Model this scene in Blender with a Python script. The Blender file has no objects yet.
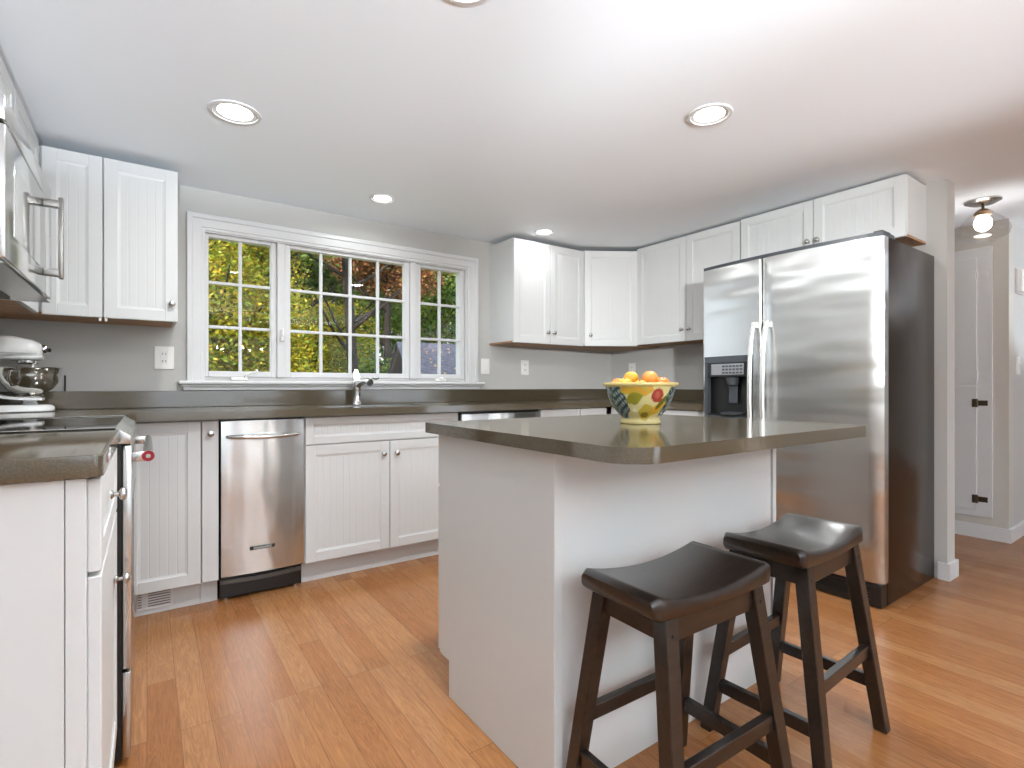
import bpy, bmesh, math, random
from mathutils import Vector, Matrix
random.seed(7)
PI = math.pi
S = bpy.context.scene
COL = S.collection

# ---------------------------------------------------------------- camera, sky, sun, exposure
F, CX, HORIZON, CAMZ = 520.0, 512.0, 386.0, 1.03
PSI = math.atan2(365.0, 520.0)
cam_d = bpy.data.cameras.new('camera')
cam_d.sensor_width = 36.0
cam_d.lens = F / 1024.0 * 36.0
cam_d.shift_y = (HORIZON - 384.0) / 1024.0
cam_d.clip_start = 0.05
cam = bpy.data.objects.new('camera', cam_d)
cam.location = (0, 0, CAMZ)
cam.rotation_euler = (PI / 2, 0, -PSI)
COL.objects.link(cam)
S.camera = cam

W = bpy.data.worlds.new('sky')
S.world = W
W.use_nodes = True
bg = W.node_tree.nodes['Background']
bg.inputs[0].default_value = (0.80, 0.90, 1.0, 1)
bg.inputs[1].default_value = 1.3

def add_light(name, kind, loc, energy, col=(1, 1, 1), **kw):
    d = bpy.data.lights.new(name, kind)
    d.energy = energy
    d.color = col
    for k, v in kw.items():
        setattr(d, k, v)
    o = bpy.data.objects.new(name, d)
    o.location = loc
    COL.objects.link(o)
    return o

sun = add_light('sun', 'SUN', (0, 0, 10), 3.6, (1.0, 0.95, 0.86), angle=0.01)
sun.rotation_euler = Vector((0.72, 0.42, -0.55)).to_track_quat('-Z', 'Y').to_euler()

S.view_settings.view_transform = 'Standard'
S.view_settings.look = 'None'
S.view_settings.gamma = 1
S.view_settings.use_curve_mapping = False
S.view_settings.exposure = 0.95

CAN_W = 9.0        # each recessed can
CHAND_W = 9.5      # each candle bulb of the chandelier
HALL_W = 44.0
FILL_W = 340.0        # added lamp on the right wall cabinets
UP_W = 460.0          # each added ceiling uplight

# ---------------------------------------------------------------- materials
def lin(c):
    return tuple(((v / 255.0) / 12.92 if v / 255.0 <= 0.04045 else ((v / 255.0 + 0.055) / 1.055) ** 2.4) for v in c) + (1,)

def mat(name, col, rough=0.5, metal=0.0, **kw):
    m = bpy.data.materials.new(name)
    m.use_nodes = True
    b = m.node_tree.nodes['Principled BSDF']
    b.inputs['Base Color'].default_value = lin(col)
    b.inputs['Roughness'].default_value = rough
    b.inputs['Metallic'].default_value = metal
    for k, v in kw.items():
        b.inputs[k].default_value = v
    return m

def nd(m, t, **kw):
    n = m.node_tree.nodes.new(t)
    for k, v in kw.items():
        setattr(n, k, v)
    return n

def lk(m, a, b):
    m.node_tree.links.new(a, b)

def noise_bump(m, scale, strength, dist=0.002, stretch=(1, 1, 1), detail=3):
    b = m.node_tree.nodes['Principled BSDF']
    tc = nd(m, 'ShaderNodeTexCoord'); mp = nd(m, 'ShaderNodeMapping'); nz = nd(m, 'ShaderNodeTexNoise'); bp = nd(m, 'ShaderNodeBump')
    mp.inputs['Scale'].default_value = stretch
    nz.inputs['Scale'].default_value = scale; nz.inputs['Detail'].default_value = detail
    bp.inputs['Strength'].default_value = strength; bp.inputs['Distance'].default_value = dist
    lk(m, tc.outputs['Object'], mp.inputs['Vector']); lk(m, mp.outputs[0], nz.inputs['Vector'])
    lk(m, nz.outputs['Fac'], bp.inputs['Height']); lk(m, bp.outputs[0], b.inputs['Normal'])
    return m

def noise_mix(m, c1, c2, scale, stretch=(1, 1, 1), lo=0.35, hi=0.65, detail=4):
    b = m.node_tree.nodes['Principled BSDF']
    tc = nd(m, 'ShaderNodeTexCoord'); mp = nd(m, 'ShaderNodeMapping'); nz = nd(m, 'ShaderNodeTexNoise'); cr = nd(m, 'ShaderNodeValToRGB')
    mp.inputs['Scale'].default_value = stretch
    nz.inputs['Scale'].default_value = scale; nz.inputs['Detail'].default_value = detail
    cr.color_ramp.elements[0].position = lo; cr.color_ramp.elements[0].color = lin(c1)
    cr.color_ramp.elements[1].position = hi; cr.color_ramp.elements[1].color = lin(c2)
    lk(m, tc.outputs['Object'], mp.inputs['Vector']); lk(m, mp.outputs[0], nz.inputs['Vector'])
    lk(m, nz.outputs['Fac'], cr.inputs[0]); lk(m, cr.outputs[0], b.inputs['Base Color'])
    return m

WALL = noise_bump(mat('wall_paint', (191, 190, 186), 0.75), 90, 0.15)
HALLWALL = noise_bump(mat('hall_paint', (196, 192, 184), 0.75), 90, 0.15)
CEIL = noise_bump(mat('ceiling_paint', (238, 243, 248), 0.9), 60, 0.12)
WHITE = mat('white_cabinet_paint', (207, 208, 207), 0.38)
TRIM = mat('white_trim_paint', (214, 214, 214), 0.35)
GROOVE = mat('shadow_gap', (60, 58, 54), 0.8)
RAWWOOD = noise_mix(mat('raw_wood', (165, 125, 90), 0.6), (150, 108, 74), (190, 150, 112), 12, (1, 8, 8))
COUNTER = noise_mix(mat('quartz_worktop', (108, 103, 90), 0.11, IOR=1.95), (72, 64, 48), (90, 80, 62), 420, lo=0.35, hi=0.65, detail=2)
BLACK = mat('black_plastic', (22, 22, 22), 0.35)
DARKGREY = mat('dark_grey_plastic', (58, 62, 66), 0.35)
CHROME = mat('chrome', (225, 225, 225), 0.12, 1.0)
NICKEL = mat('satin_nickel', (190, 188, 184), 0.25, 1.0)
BRONZE = mat('dark_bronze', (95, 85, 72), 0.35, 0.9)
PLASTIC = mat('white_plastic', (238, 237, 232), 0.35)
RED = mat('red_enamel', (140, 14, 32), 0.3)
BLACKGLASS = mat('black_glass', (12, 12, 13), 0.04)
ENAMEL = mat('white_enamel', (240, 240, 238), 0.15, **{'Coat Weight': 0.5})
VENTIN = mat('vent_shadow_grey', (120, 118, 114), 0.7)
LABELGREY = mat('label_grey', (128, 130, 132), 0.4)

def steel(name, col, rough, aniso, rot, stretch, wave, wave_dist, wave_stretch=(1, 1, 1), wscale=3.0):
    m = mat(name, col, rough, 1.0)
    b = m.node_tree.nodes['Principled BSDF']
    b.inputs['Anisotropic'].default_value = aniso
    b.inputs['Anisotropic Rotation'].default_value = rot
    tg = nd(m, 'ShaderNodeTangent'); tg.direction_type = 'RADIAL'; tg.axis = 'Z'
    lk(m, tg.outputs[0], b.inputs['Tangent'])
    tc = nd(m, 'ShaderNodeTexCoord'); mp = nd(m, 'ShaderNodeMapping'); nz = nd(m, 'ShaderNodeTexNoise')
    mp.inputs['Scale'].default_value = stretch
    nz.inputs['Scale'].default_value = 14; nz.inputs['Detail'].default_value = 2
    mr = nd(m, 'ShaderNodeMapRange'); mr.inputs[3].default_value = rough * 0.95; mr.inputs[4].default_value = rough * 1.06
    lk(m, tc.outputs['Object'], mp.inputs['Vector']); lk(m, mp.outputs[0], nz.inputs['Vector'])
    lk(m, nz.outputs['Fac'], mr.inputs[0]); lk(m, mr.outputs[0], b.inputs['Roughness'])
    if wave:
        mp2 = nd(m, 'ShaderNodeMapping'); mp2.inputs['Scale'].default_value = wave_stretch
        n2 = nd(m, 'ShaderNodeTexNoise'); n2.inputs['Scale'].default_value = wscale; n2.inputs['Detail'].default_value = 1
        bp = nd(m, 'ShaderNodeBump'); bp.inputs['Strength'].default_value = wave; bp.inputs['Distance'].default_value = wave_dist
        lk(m, tc.outputs['Object'], mp2.inputs['Vector']); lk(m, mp2.outputs[0], n2.inputs['Vector'])
        lk(m, n2.outputs['Fac'], bp.inputs['Height']); lk(m, bp.outputs[0], b.inputs['Normal'])
    return m

STEEL_F = steel('brushed_steel_refrigerator', (206, 206, 204), 0.24, 0.75, 0.0, (1, 1, 14), 0.5, 0.02, (0.5, 0.5, 2.2), 3.0)
STEEL_C = steel('brushed_steel_compactor', (206, 207, 206), 0.24, 0.75, 0.25, (14, 14, 1), 0.6, 0.015, (2.5, 1, 1.0), 3.5)
STEEL = steel('brushed_steel', (200, 199, 196), 0.22, 0.0, 0.0, (14, 14, 1), 0, 0)
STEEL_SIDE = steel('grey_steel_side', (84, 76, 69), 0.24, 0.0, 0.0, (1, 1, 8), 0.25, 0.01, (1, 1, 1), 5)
STEEL_MW = steel('bright_steel_microwave', (222, 222, 220), 0.16, 0.0, 0.0, (14, 14, 1), 0, 0)

def espresso():
    m = noise_mix(mat('espresso_wood', (34, 26, 20), 0.33), (25, 19, 15), (40, 31, 25), 9, (1, 9, 9))
    m.node_tree.nodes['Principled BSDF'].inputs['Coat Weight'].default_value = 0.3
    return m
ESP = espresso()

def oak_floor():
    m = mat('oak_floor_boards', (190, 125, 72), 0.27)
    b = m.node_tree.nodes['Principled BSDF']
    tc = nd(m, 'ShaderNodeTexCoord')
    mp = nd(m, 'ShaderNodeMapping'); mp.inputs['Rotation'].default_value = (0, 0, PI / 2)
    br = nd(m, 'ShaderNodeTexBrick')
    br.offset = 0.37; br.offset_frequency = 3; br.squash = 1.0
    br.inputs['Color1'].default_value = (0, 0, 0, 1); br.inputs['Color2'].default_value = (1, 1, 1, 1)
    br.inputs['Mortar'].default_value = (0.5, 0.5, 0.5, 1)
    br.inputs['Scale'].default_value = 1.0; br.inputs['Mortar Size'].default_value = 0.0009
    br.inputs['Mortar Smooth'].default_value = 0.1; br.inputs['Bias'].default_value = 0.0
    br.inputs['Brick Width'].default_value = 0.92; br.inputs['Row Height'].default_value = 0.082
    lk(m, tc.outputs['Object'], mp.inputs['Vector']); lk(m, mp.outputs[0], br.inputs['Vector'])
    # per-board tone
    cr = nd(m, 'ShaderNodeValToRGB')
    e = cr.color_ramp.elements
    e[0].position = 0.0; e[0].color = lin((153, 98, 54))
    e[1].position = 1.0; e[1].color = lin((171, 120, 76))
    x = e.new(0.5); x.color = lin((162, 108, 63))
    lk(m, br.outputs['Color'], cr.inputs[0])
    # grain: noise stretched along the board, shifted per board
    mp2 = nd(m, 'ShaderNodeMapping'); mp2.inputs['Scale'].default_value = (22, 1.3, 1)
    add = nd(m, 'ShaderNodeVectorMath', operation='ADD')
    sc = nd(m, 'ShaderNodeVectorMath', operation='SCALE'); sc.inputs['Scale'].default_value = 13.0
    lk(m, br.outputs['Color'], sc.inputs[0])
    lk(m, tc.outputs['Object'], mp2.inputs['Vector']); lk(m, mp2.outputs[0], add.inputs[0]); lk(m, sc.outputs[0], add.inputs[1])
    nz = nd(m, 'ShaderNodeTexNoise'); nz.inputs['Scale'].default_value = 1.6; nz.inputs['Detail'].default_value = 5; nz.inputs['Distortion'].default_value = 1.1
    lk(m, add.outputs[0], nz.inputs['Vector'])
    wv = nd(m, 'ShaderNodeMath', operation='SINE')
    mul = nd(m, 'ShaderNodeMath', operation='MULTIPLY'); mul.inputs[1].default_value = 70.0
    lk(m, nz.outputs['Fac'], mul.inputs[0]); lk(m, mul.outputs[0], wv.inputs[0])
    mr = nd(m, 'ShaderNodeMapRange'); mr.inputs[1].default_value = -1; mr.inputs[2].default_value = 1
    mr.inputs[3].default_value = 0.84; mr.inputs[4].default_value = 1.08
    lk(m, wv.outputs[0], mr.inputs[0])
    nz2 = nd(m, 'ShaderNodeTexNoise'); nz2.inputs['Scale'].default_value = 6; nz2.inputs['Detail'].default_value = 6
    lk(m, add.outputs[0], nz2.inputs['Vector'])
    mr2 = nd(m, 'ShaderNodeMapRange'); mr2.inputs[1].default_value = 0.3; mr2.inputs[2].default_value = 0.7
    mr2.inputs[3].default_value = 0.86; mr2.inputs[4].default_value = 1.08
    lk(m, nz2.outputs['Fac'], mr2.inputs[0])
    mm = nd(m, 'ShaderNodeMath', operation='MULTIPLY'); lk(m, mr.outputs[0], mm.inputs[0]); lk(m, mr2.outputs[0], mm.inputs[1])
    gm = nd(m, 'ShaderNodeMath', operation='MULTIPLY_ADD'); gm.inputs[1].default_value = -0.45; gm.inputs[2].default_value = 1.0
    lk(m, br.outputs['Fac'], gm.inputs[0])
    m3 = nd(m, 'ShaderNodeMath', operation='MULTIPLY'); lk(m, mm.outputs[0], m3.inputs[0]); lk(m, gm.outputs[0], m3.inputs[1])
    vs = nd(m, 'ShaderNodeVectorMath', operation='SCALE')
    lk(m, cr.outputs[0], vs.inputs[0]); lk(m, m3.outputs[0], vs.inputs['Scale'])
    lk(m, vs.outputs[0], b.inputs['Base Color'])
    bp = nd(m, 'ShaderNodeBump'); bp.inputs['Strength'].default_value = 0.25; bp.inputs['Distance'].default_value = 0.001; bp.invert = True
    lk(m, br.outputs['Fac'], bp.inputs['Height']); lk(m, bp.outputs[0], b.inputs['Normal'])
    return m
FLOOR = oak_floor()

def clear_glass(name, tint=(1, 1, 1), ior=1.45):
    m = bpy.data.materials.new(name); m.use_nodes = True
    nt = m.node_tree; nt.nodes.clear()
    out = nd(m, 'ShaderNodeOutputMaterial'); mx = nd(m, 'ShaderNodeMixShader'); tr = nd(m, 'ShaderNodeBsdfTransparent')
    gl = nd(m, 'ShaderNodeBsdfGlossy'); fr = nd(m, 'ShaderNodeFresnel')
    fr.inputs[0].default_value = ior; gl.inputs['Roughness'].default_value = 0.0; tr.inputs[0].default_value = (*tint, 1)
    ge = nd(m, 'ShaderNodeNewGeometry'); mi = nd(m, 'ShaderNodeMix')
    mi.inputs[2].default_value = ior; mi.inputs[3].default_value = 1.0 / ior
    lk(m, ge.outputs['Backfacing'], mi.inputs[0]); lk(m, mi.outputs[0], fr.inputs[0])
    lk(m, fr.outputs[0], mx.inputs[0]); lk(m, tr.outputs[0], mx.inputs[1]); lk(m, gl.outputs[0], mx.inputs[2]); lk(m, mx.outputs[0], out.inputs[0])
    return m
GLASS = clear_glass('window_glass', (0.98, 0.98, 0.98), 1.21)
GLOBE = clear_glass('globe_glass', (0.94, 0.94, 0.94), 1.7)

def emit(name, col, strength):
    m = mat(name, (255, 255, 255), 0.5)
    b = m.node_tree.nodes['Principled BSDF']
    b.inputs['Emission Color'].default_value = (*col, 1)
    b.inputs['Emission Strength'].default_value = strength
    return m
LAMP = emit('led_diffuser', (1.0, 0.98, 0.94), 9.0)
BULB = emit('hall_bulb', (1.0, 0.97, 0.92), 14.0)
CANDLE = emit('candle_bulb', (1.0, 0.80, 0.50), 60.0)

# ---------------------------------------------------------------- mesh helpers
class MB:
    """collects shapes in a bmesh; M is a transform applied to everything added"""
    def __init__(self, M=None):
        self.bm = bmesh.new(); self.M = M or Matrix.Identity(4)
    def _v(self, pts):
        return [self.bm.verts.new(self.M @ Vector(p)) for p in pts]
    def box(self, x0, x1, y0, y1, z0, z1, bev=0.0, seg=2):
        if x0 > x1: x0, x1 = x1, x0
        if y0 > y1: y0, y1 = y1, y0
        if z0 > z1: z0, z1 = z1, z0
        v = self._v([(x0,y0,z0),(x1,y0,z0),(x1,y1,z0),(x0,y1,z0),(x0,y0,z1),(x1,y0,z1),(x1,y1,z1),(x0,y1,z1)])
        fs = [self.bm.faces.new([v[i] for i in q]) for q in ((0,3,2,1),(4,5,6,7),(0,1,5,4),(1,2,6,5),(2,3,7,6),(3,0,4,7))]
        if bev > 0:
            es = {e for f in fs for e in f.edges}
            bmesh.ops.bevel(self.bm, geom=list(es), offset=bev, segments=seg, profile=0.5, affect='EDGES')
        return self
    def hexa(self, a, b):
        """a, b: two quads (4 points each) joined into a solid"""
        v = self._v(list(a) + list(b))
        for q in ((0,3,2,1),(4,5,6,7),(0,1,5,4),(1,2,6,5),(2,3,7,6),(3,0,4,7)):
            self.bm.faces.new([v[i] for i in q])
        return self
    def prism(self, poly, z0, z1, axis='z', bev=0.0):
        def P(a, b, c):
            return {'z': (a, b, c), 'y': (a, c, b), 'x': (c, a, b)}[axis]
        lo = self._v([P(a, b, z0) for a, b in poly]); hi = self._v([P(a, b, z1) for a, b in poly])
        n = len(poly)
        fs = [self.bm.faces.new(lo[::-1]), self.bm.faces.new(hi)]
        for i in range(n):
            self.bm.faces.new([lo[i], lo[(i+1) % n], hi[(i+1) % n], hi[i]])
        if bev > 0:
            es = {e for f in fs for e in f.edges}
            bmesh.ops.bevel(self.bm, geom=list(es), offset=bev, segments=3, profile=0.5, affect='EDGES')
        return self
    def lathe(self, prof, c=(0,0,0), n=32, axis=(0,0,1)):
        """prof: list of (radius, height) turned about axis through c"""
        q = Vector((0,0,1)).rotation_difference(Vector(axis)).to_matrix()
        c = Vector(c); rings = []
        for r, h in prof:
            if r < 1e-6:
                rings.append(self._v([c + q @ Vector((0,0,h))]))
            else:
                rings.append(self._v([c + q @ Vector((r*math.cos(2*PI*i/n), r*math.sin(2*PI*i/n), h)) for i in range(n)]))
        for a, b in zip(rings[:-1], rings[1:]):
            for i in range(n):
                j = (i+1) % n
                if len(a) == 1 and len(b) > 1: self.bm.faces.new([a[0], b[i], b[j]])
                elif len(b) == 1 and len(a) > 1: self.bm.faces.new([a[i], a[j], b[0]])
                elif len(a) > 1: self.bm.faces.new([a[i], a[j], b[j], b[i]])
        return self
    def cyl(self, p0, p1, r0, r1=None, n=20):
        r1 = r0 if r1 is None else r1
        p0 = Vector(p0); p1 = Vector(p1); L = (p1-p0).length
        return self.lathe([(0,0),(r0,0),(r1,L),(0,L)], p0, n, (p1-p0).normalized())
    def loft(self, secs, n=24, cap=True):
        """secs: list of lists of points, all the same length"""
        rings = [self._v(s) for s in secs]; k = len(rings[0])
        for a, b in zip(rings[:-1], rings[1:]):
            for i in range(k):
                self.bm.faces.new([a[i], a[(i+1) % k], b[(i+1) % k], b[i]])
        if cap:
            self.bm.faces.new(rings[0][::-1]); self.bm.faces.new(rings[-1])
        return self
    def tube(self, pts, r, n=10):
        pts = [Vector(p) for p in pts]; secs = []
        up = Vector((0,0,1)); prev = None
        for i, p in enumerate(pts):
            t = (pts[min(i+1, len(pts)-1)] - pts[max(i-1, 0)]).normalized()
            if prev is None:
                a = t.cross(up)
                if a.length < 1e-3: a = t.cross(Vector((1,0,0)))
                a.normalize()
            else:
                a = (prev - t * prev.dot(t)).normalized()
            prev = a; b = t.cross(a)
            rr = r[i] if isinstance(r, (list, tuple)) else r
            secs.append([p + (a*math.cos(2*PI*k/n) + b*math.sin(2*PI*k/n)) * rr for k in range(n)])
        return self.loft(secs)
    def ellip(self, c, r, n=20, m=12):
        prof = [(math.sin(PI*i/m), -math.cos(PI*i/m)) for i in range(m+1)]
        prof[0] = (0, -1); prof[-1] = (0, 1)
        M0 = self.M
        self.M = M0 @ Matrix.Translation(Vector(c)) @ Matrix.Diagonal((r[0], r[1], r[2], 1))
        self.lathe(prof, n=n); self.M = M0
        return self

ORG = Vector((0, 0, 0))
def mk(name, mb, m, parent=None, smooth=False, angle=35):
    bmesh.ops.recalc_face_normals(mb.bm, faces=mb.bm.faces)
    if parent is not None:
        bmesh.ops.translate(mb.bm, verts=mb.bm.verts, vec=-ORG)
    me = bpy.data.meshes.new(name)
    mb.bm.to_mesh(me); mb.bm.free()
    me.materials.append(m)
    if smooth:
        for p in me.polygons: p.use_smooth = True
        me.set_sharp_from_angle(angle=math.radians(angle))
    o = bpy.data.objects.new(name, me)
    COL.objects.link(o)
    if parent is not None: o.parent = parent
    return o

def thing(name, label, cat, loc, group=None):
    global ORG
    o = bpy.data.objects.new(name, None)
    o.empty_display_size = 0.1
    COL.objects.link(o)
    o.location = loc; ORG = Vector(loc)
    o['label'] = label; o['category'] = cat
    if group: o['group'] = group
    return o
def tag(o, label, cat, group=None, kind=None):
    o['label'] = label; o['category'] = cat
    if group: o['group'] = group
    if kind: o['kind'] = kind
    return o
def struct(name, mb, m, parent=None, smooth=False):
    o = mk(name, mb, m, parent, smooth)
    if parent is None: o['kind'] = 'structure'
    return o

def frame_M(p, u, n):
    """local x -> u, local y -> n (outward), z up; origin p"""
    u = Vector((u[0], u[1], 0)).normalized(); n = Vector((n[0], n[1], 0)).normalized()
    return Matrix(((u.x, n.x, 0, p[0]), (u.y, n.y, 0, p[1]), (0, 0, 1, p[2]), (0, 0, 0, 1)))

# ---------------------------------------------------------------- room shell
YB, XL, XR, ZC = 3.37, -0.715, 3.47, 2.13
struct('floor', MB().prism([(-0.835,-4.1),(7.32,-4.1),(7.32,1.04),(4.75,1.04),(4.75,6.12),(3.47,6.12),(3.47,3.52),(-0.835,3.52)], -0.08, 0), FLOOR)
struct('ceiling', MB().prism([(-0.835,-4.1),(7.32,-4.1),(7.32,1.04),(4.75,1.04),(4.75,6.12),(3.47,6.12),(3.47,3.52),(-0.835,3.52)], ZC, ZC+0.12), CEIL)
# window opening in back wall
OX0, OX1, OZ0, OZ1 = 0.255, 1.955, 1.07, 1.905
w = MB()
w.box(XL-0.12, OX0, YB, YB+0.15, 0, ZC).box(OX1, XR+0.12, YB, YB+0.15, 0, ZC)
w.box(OX0, OX1, YB, YB+0.15, 0, OZ0).box(OX0, OX1, YB, YB+0.15, OZ1, ZC)
struct('wall_back', w, WALL)
struct('wall_left', MB().box(XL-0.12, XL, -4.1, YB, 0, ZC), WALL)
struct('wall_right', MB().box(XR, XR+0.12, 0.93, 6.12, 0, ZC), WALL)
struct('wall_hall', MB().box(4.63, 4.75, 0.92, 6.1, 0, ZC), HALLWALL)
struct('wall_entry', MB().box(4.75, 7.3, 0.92, 1.04, 0, ZC), WALL)
struct('wall_hall_end', MB().box(XR+0.12, 4.63, 6.0, 6.12, 0, ZC), HALLWALL)
struct('wall_far_right', MB().box(7.2, 7.32, -4.1, 0.92, 0, ZC), WALL)
# rear wall with two wide window openings (daylight side of the house)
RO = [(0.0, 2.1, 0.55, 2.0), (3.0, 5.6, 0.02, 2.02)]
w = MB()
w.box(XL-0.12, 0.0, -4.1, -4.0, 0, ZC).box(2.1, 3.0, -4.1, -4.0, 0, ZC).box(5.6, 7.3, -4.1, -4.0, 0, ZC)
for a, b, c, d in RO:
    w.box(a, b, -4.1, -4.0, 0, c).box(a, b, -4.1, -4.0, d, ZC)
struct('wall_rear', w, WALL)
for i, (a, b, c, d) in enumerate(RO):
    w = MB()
    w.box(a, b, -4.08, -4.02, d-0.06, d).box(a, b, -4.08, -4.02, c, c+0.06)
    for k in range(4):
        x = a + (b-a-0.05)*k/3
        w.box(x, x+0.05, -4.08, -4.02, c+0.06, d-0.06)
    struct('window_%d' % (4+i), w, TRIM)

# baseboards
bb = MB().prism([(XR, 0.968), (XR-0.014, 0.968), (XR-0.014, 0.916), (XR+0.134, 0.916), (XR+0.134, 5.99), (XR+0.12, 5.99), (XR+0.12, 0.93), (XR, 0.93)], 0, 0.09)
struct('baseboard_right', bb, TRIM)
bb = MB().prism([(4.63, 5.99), (4.616, 5.99), (4.616, 0.906), (7.19, 0.906), (7.19, 0.92), (4.63, 0.92)], 0, 0.09)
struct('baseboard_hall', bb, TRIM)
struct('baseboard_left', MB().box(XL, XL+0.014, -4.0, 1.13, 0, 0.09, 0.003), TRIM)

# ---------------------------------------------------------------- kitchen window
def ring(mb, x0, x1, z0, z1, wd, y0, y1, bev=0.0):
    mb.box(x0, x1, y0, y1, z1-wd, z1, bev); mb.box(x0, x1, y0, y1, z0, z0+wd, bev)
    mb.box(x0, x0+wd, y0, y1, z0+wd, z1-wd, bev); mb.box(x1-wd, x1, y0, y1, z0+wd, z1-wd, bev)
# casing: stepped profile
t = MB()
cx0, cx1, cz1, cz0 = 0.178, 2.042, 1.988, 1.0605
prof = [(0,0),(0,-.020),(.004,-.023),(.024,-.023),(.029,-.017),(.070,-.015),(.074,-.010),(.088,-.009),(.088,0)]
rows = [t._v([(cx0+d_, YB+y_, cz0), (cx0+d_, YB+y_, cz1-d_), (cx1-d_, YB+y_, cz1-d_), (cx1-d_, YB+y_, cz0)]) for d_, y_ in prof]
for a_, b_ in zip(rows[:-1], rows[1:]):
    for k in range(3): t.bm.faces.new([a_[k], a_[k+1], b_[k+1], b_[k]])
t.bm.faces.new([q_[0] for q_ in rows]); t.bm.faces.new([q_[3] for q_ in rows])
struct('trim_1', t, TRIM)
t = MB().box(0.138, 2.082, YB-0.058, YB+0.03, 1.040, 1.060, 0.006)
t.box(0.15, 2.07, YB-0.034, YB, 1.026, 1.040, 0.004).box(0.16, 2.06, YB-0.018, YB, 1.006, 1.026, 0.004)
struct('trim_2', t, TRIM)
# jamb lining and mullion posts
t = MB()
t.box(OX0, OX0+0.012, YB, YB+0.15, OZ0, OZ1).box(OX1-0.012, OX1, YB, YB+0.15, OZ0, OZ1)
t.box(OX0+0.012, OX1-0.012, YB, YB+0.15, OZ1-0.012, OZ1).box(OX0, OX1, YB+0.028, YB+0.15, OZ0-0.02, OZ0+0.012)
t.box(0.643, 0.686, YB+0.006, YB+0.12, OZ0+0.012, OZ1-0.012, 0.002).box(1.504, 1.552, YB+0.006, YB+0.12, OZ0+0.012, OZ1-0.012, 0.002)
struct('trim_3', t, TRIM)
GY = YB + 0.045
def sash(n, x0, x1, gx0, gx1, cols):
    z0, z1 = OZ0+0.012, OZ1-0.012; gz0, gz1 = 1.115, 1.873
    f = MB()
    f.box(x0, gx0, GY-0.026, GY+0.022, z0, z1, 0.003).box(gx1, x1, GY-0.026, GY+0.022, z0, z1, 0.003)
    f.box(gx0, gx1, GY-0.026, GY+0.022, z0, gz0, 0.003).box(gx0, gx1, GY-0.026, GY+0.022, gz1, z1, 0.003)
    o = struct('window_%d' % n, f, TRIM)
    mu = MB()
    for k in range(1, cols):
        x = gx0 + (gx1-gx0)*k/cols
        mu.box(x-0.0085, x+0.0085, GY-0.012, GY+0.012, gz0, gz1, 0.003)
    for k in (1, 2):
        z = gz0 + (gz1-gz0)*k/3
        mu.box(gx0, gx1, GY-0.011, GY+0.011, z-0.0085, z+0.0085, 0.003)
    global ORG; ORG = Vector((0, 0, 0))
    mk('muntin', mu, TRIM, o)
    mk('glass_pane', MB().box(gx0-0.004, gx1+0.004, GY-0.001, GY+0.001, gz0-0.004, gz1+0.004), GLASS, o)
    return o
w1 = sash(1, 0.268, 0.642, 0.285, 0.610, 2)
w2 = sash(2, 0.687, 1.503, 0.720, 1.468, 4)
w3 = sash(3, 1.553, 1.942, 1.588, 1.906, 2)
# crank on left casement and right casement, latch on left mullion
def crank(parent, x, open_):
    g = MB().box(x-0.055, x+0.035, GY-0.055, GY-0.026, 1.062, 1.082, 0.008)
    if open_:
        g.tube([(x+0.015, GY-0.05, 1.078), (x+0.02, GY-0.07, 1.092), (x+0.045, GY-0.075, 1.108), (x+0.075, GY-0.075, 1.112)], 0.005)
        g.lathe([(0,0),(0.007,0.002),(0.007,0.02),(0,0.022)], (x+0.078, GY-0.075, 1.106), 12)
    else:
        g.ellip((x-0.005, GY-0.055, 1.083), (0.02, 0.012, 0.010))
    mk('crank_handle', g, PLASTIC if not open_ else PLASTIC, parent, True)
crank(w1, 0.447, True); crank(w3, 1.745, False)
mk('sash_lock', MB().box(0.66, 0.676, YB-0.012, YB+0.006, 1.30, 1.37, 0.004).box(0.663, 0.673, YB-0.026, YB-0.012, 1.33, 1.375, 0.004), PLASTIC, w1)

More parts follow.
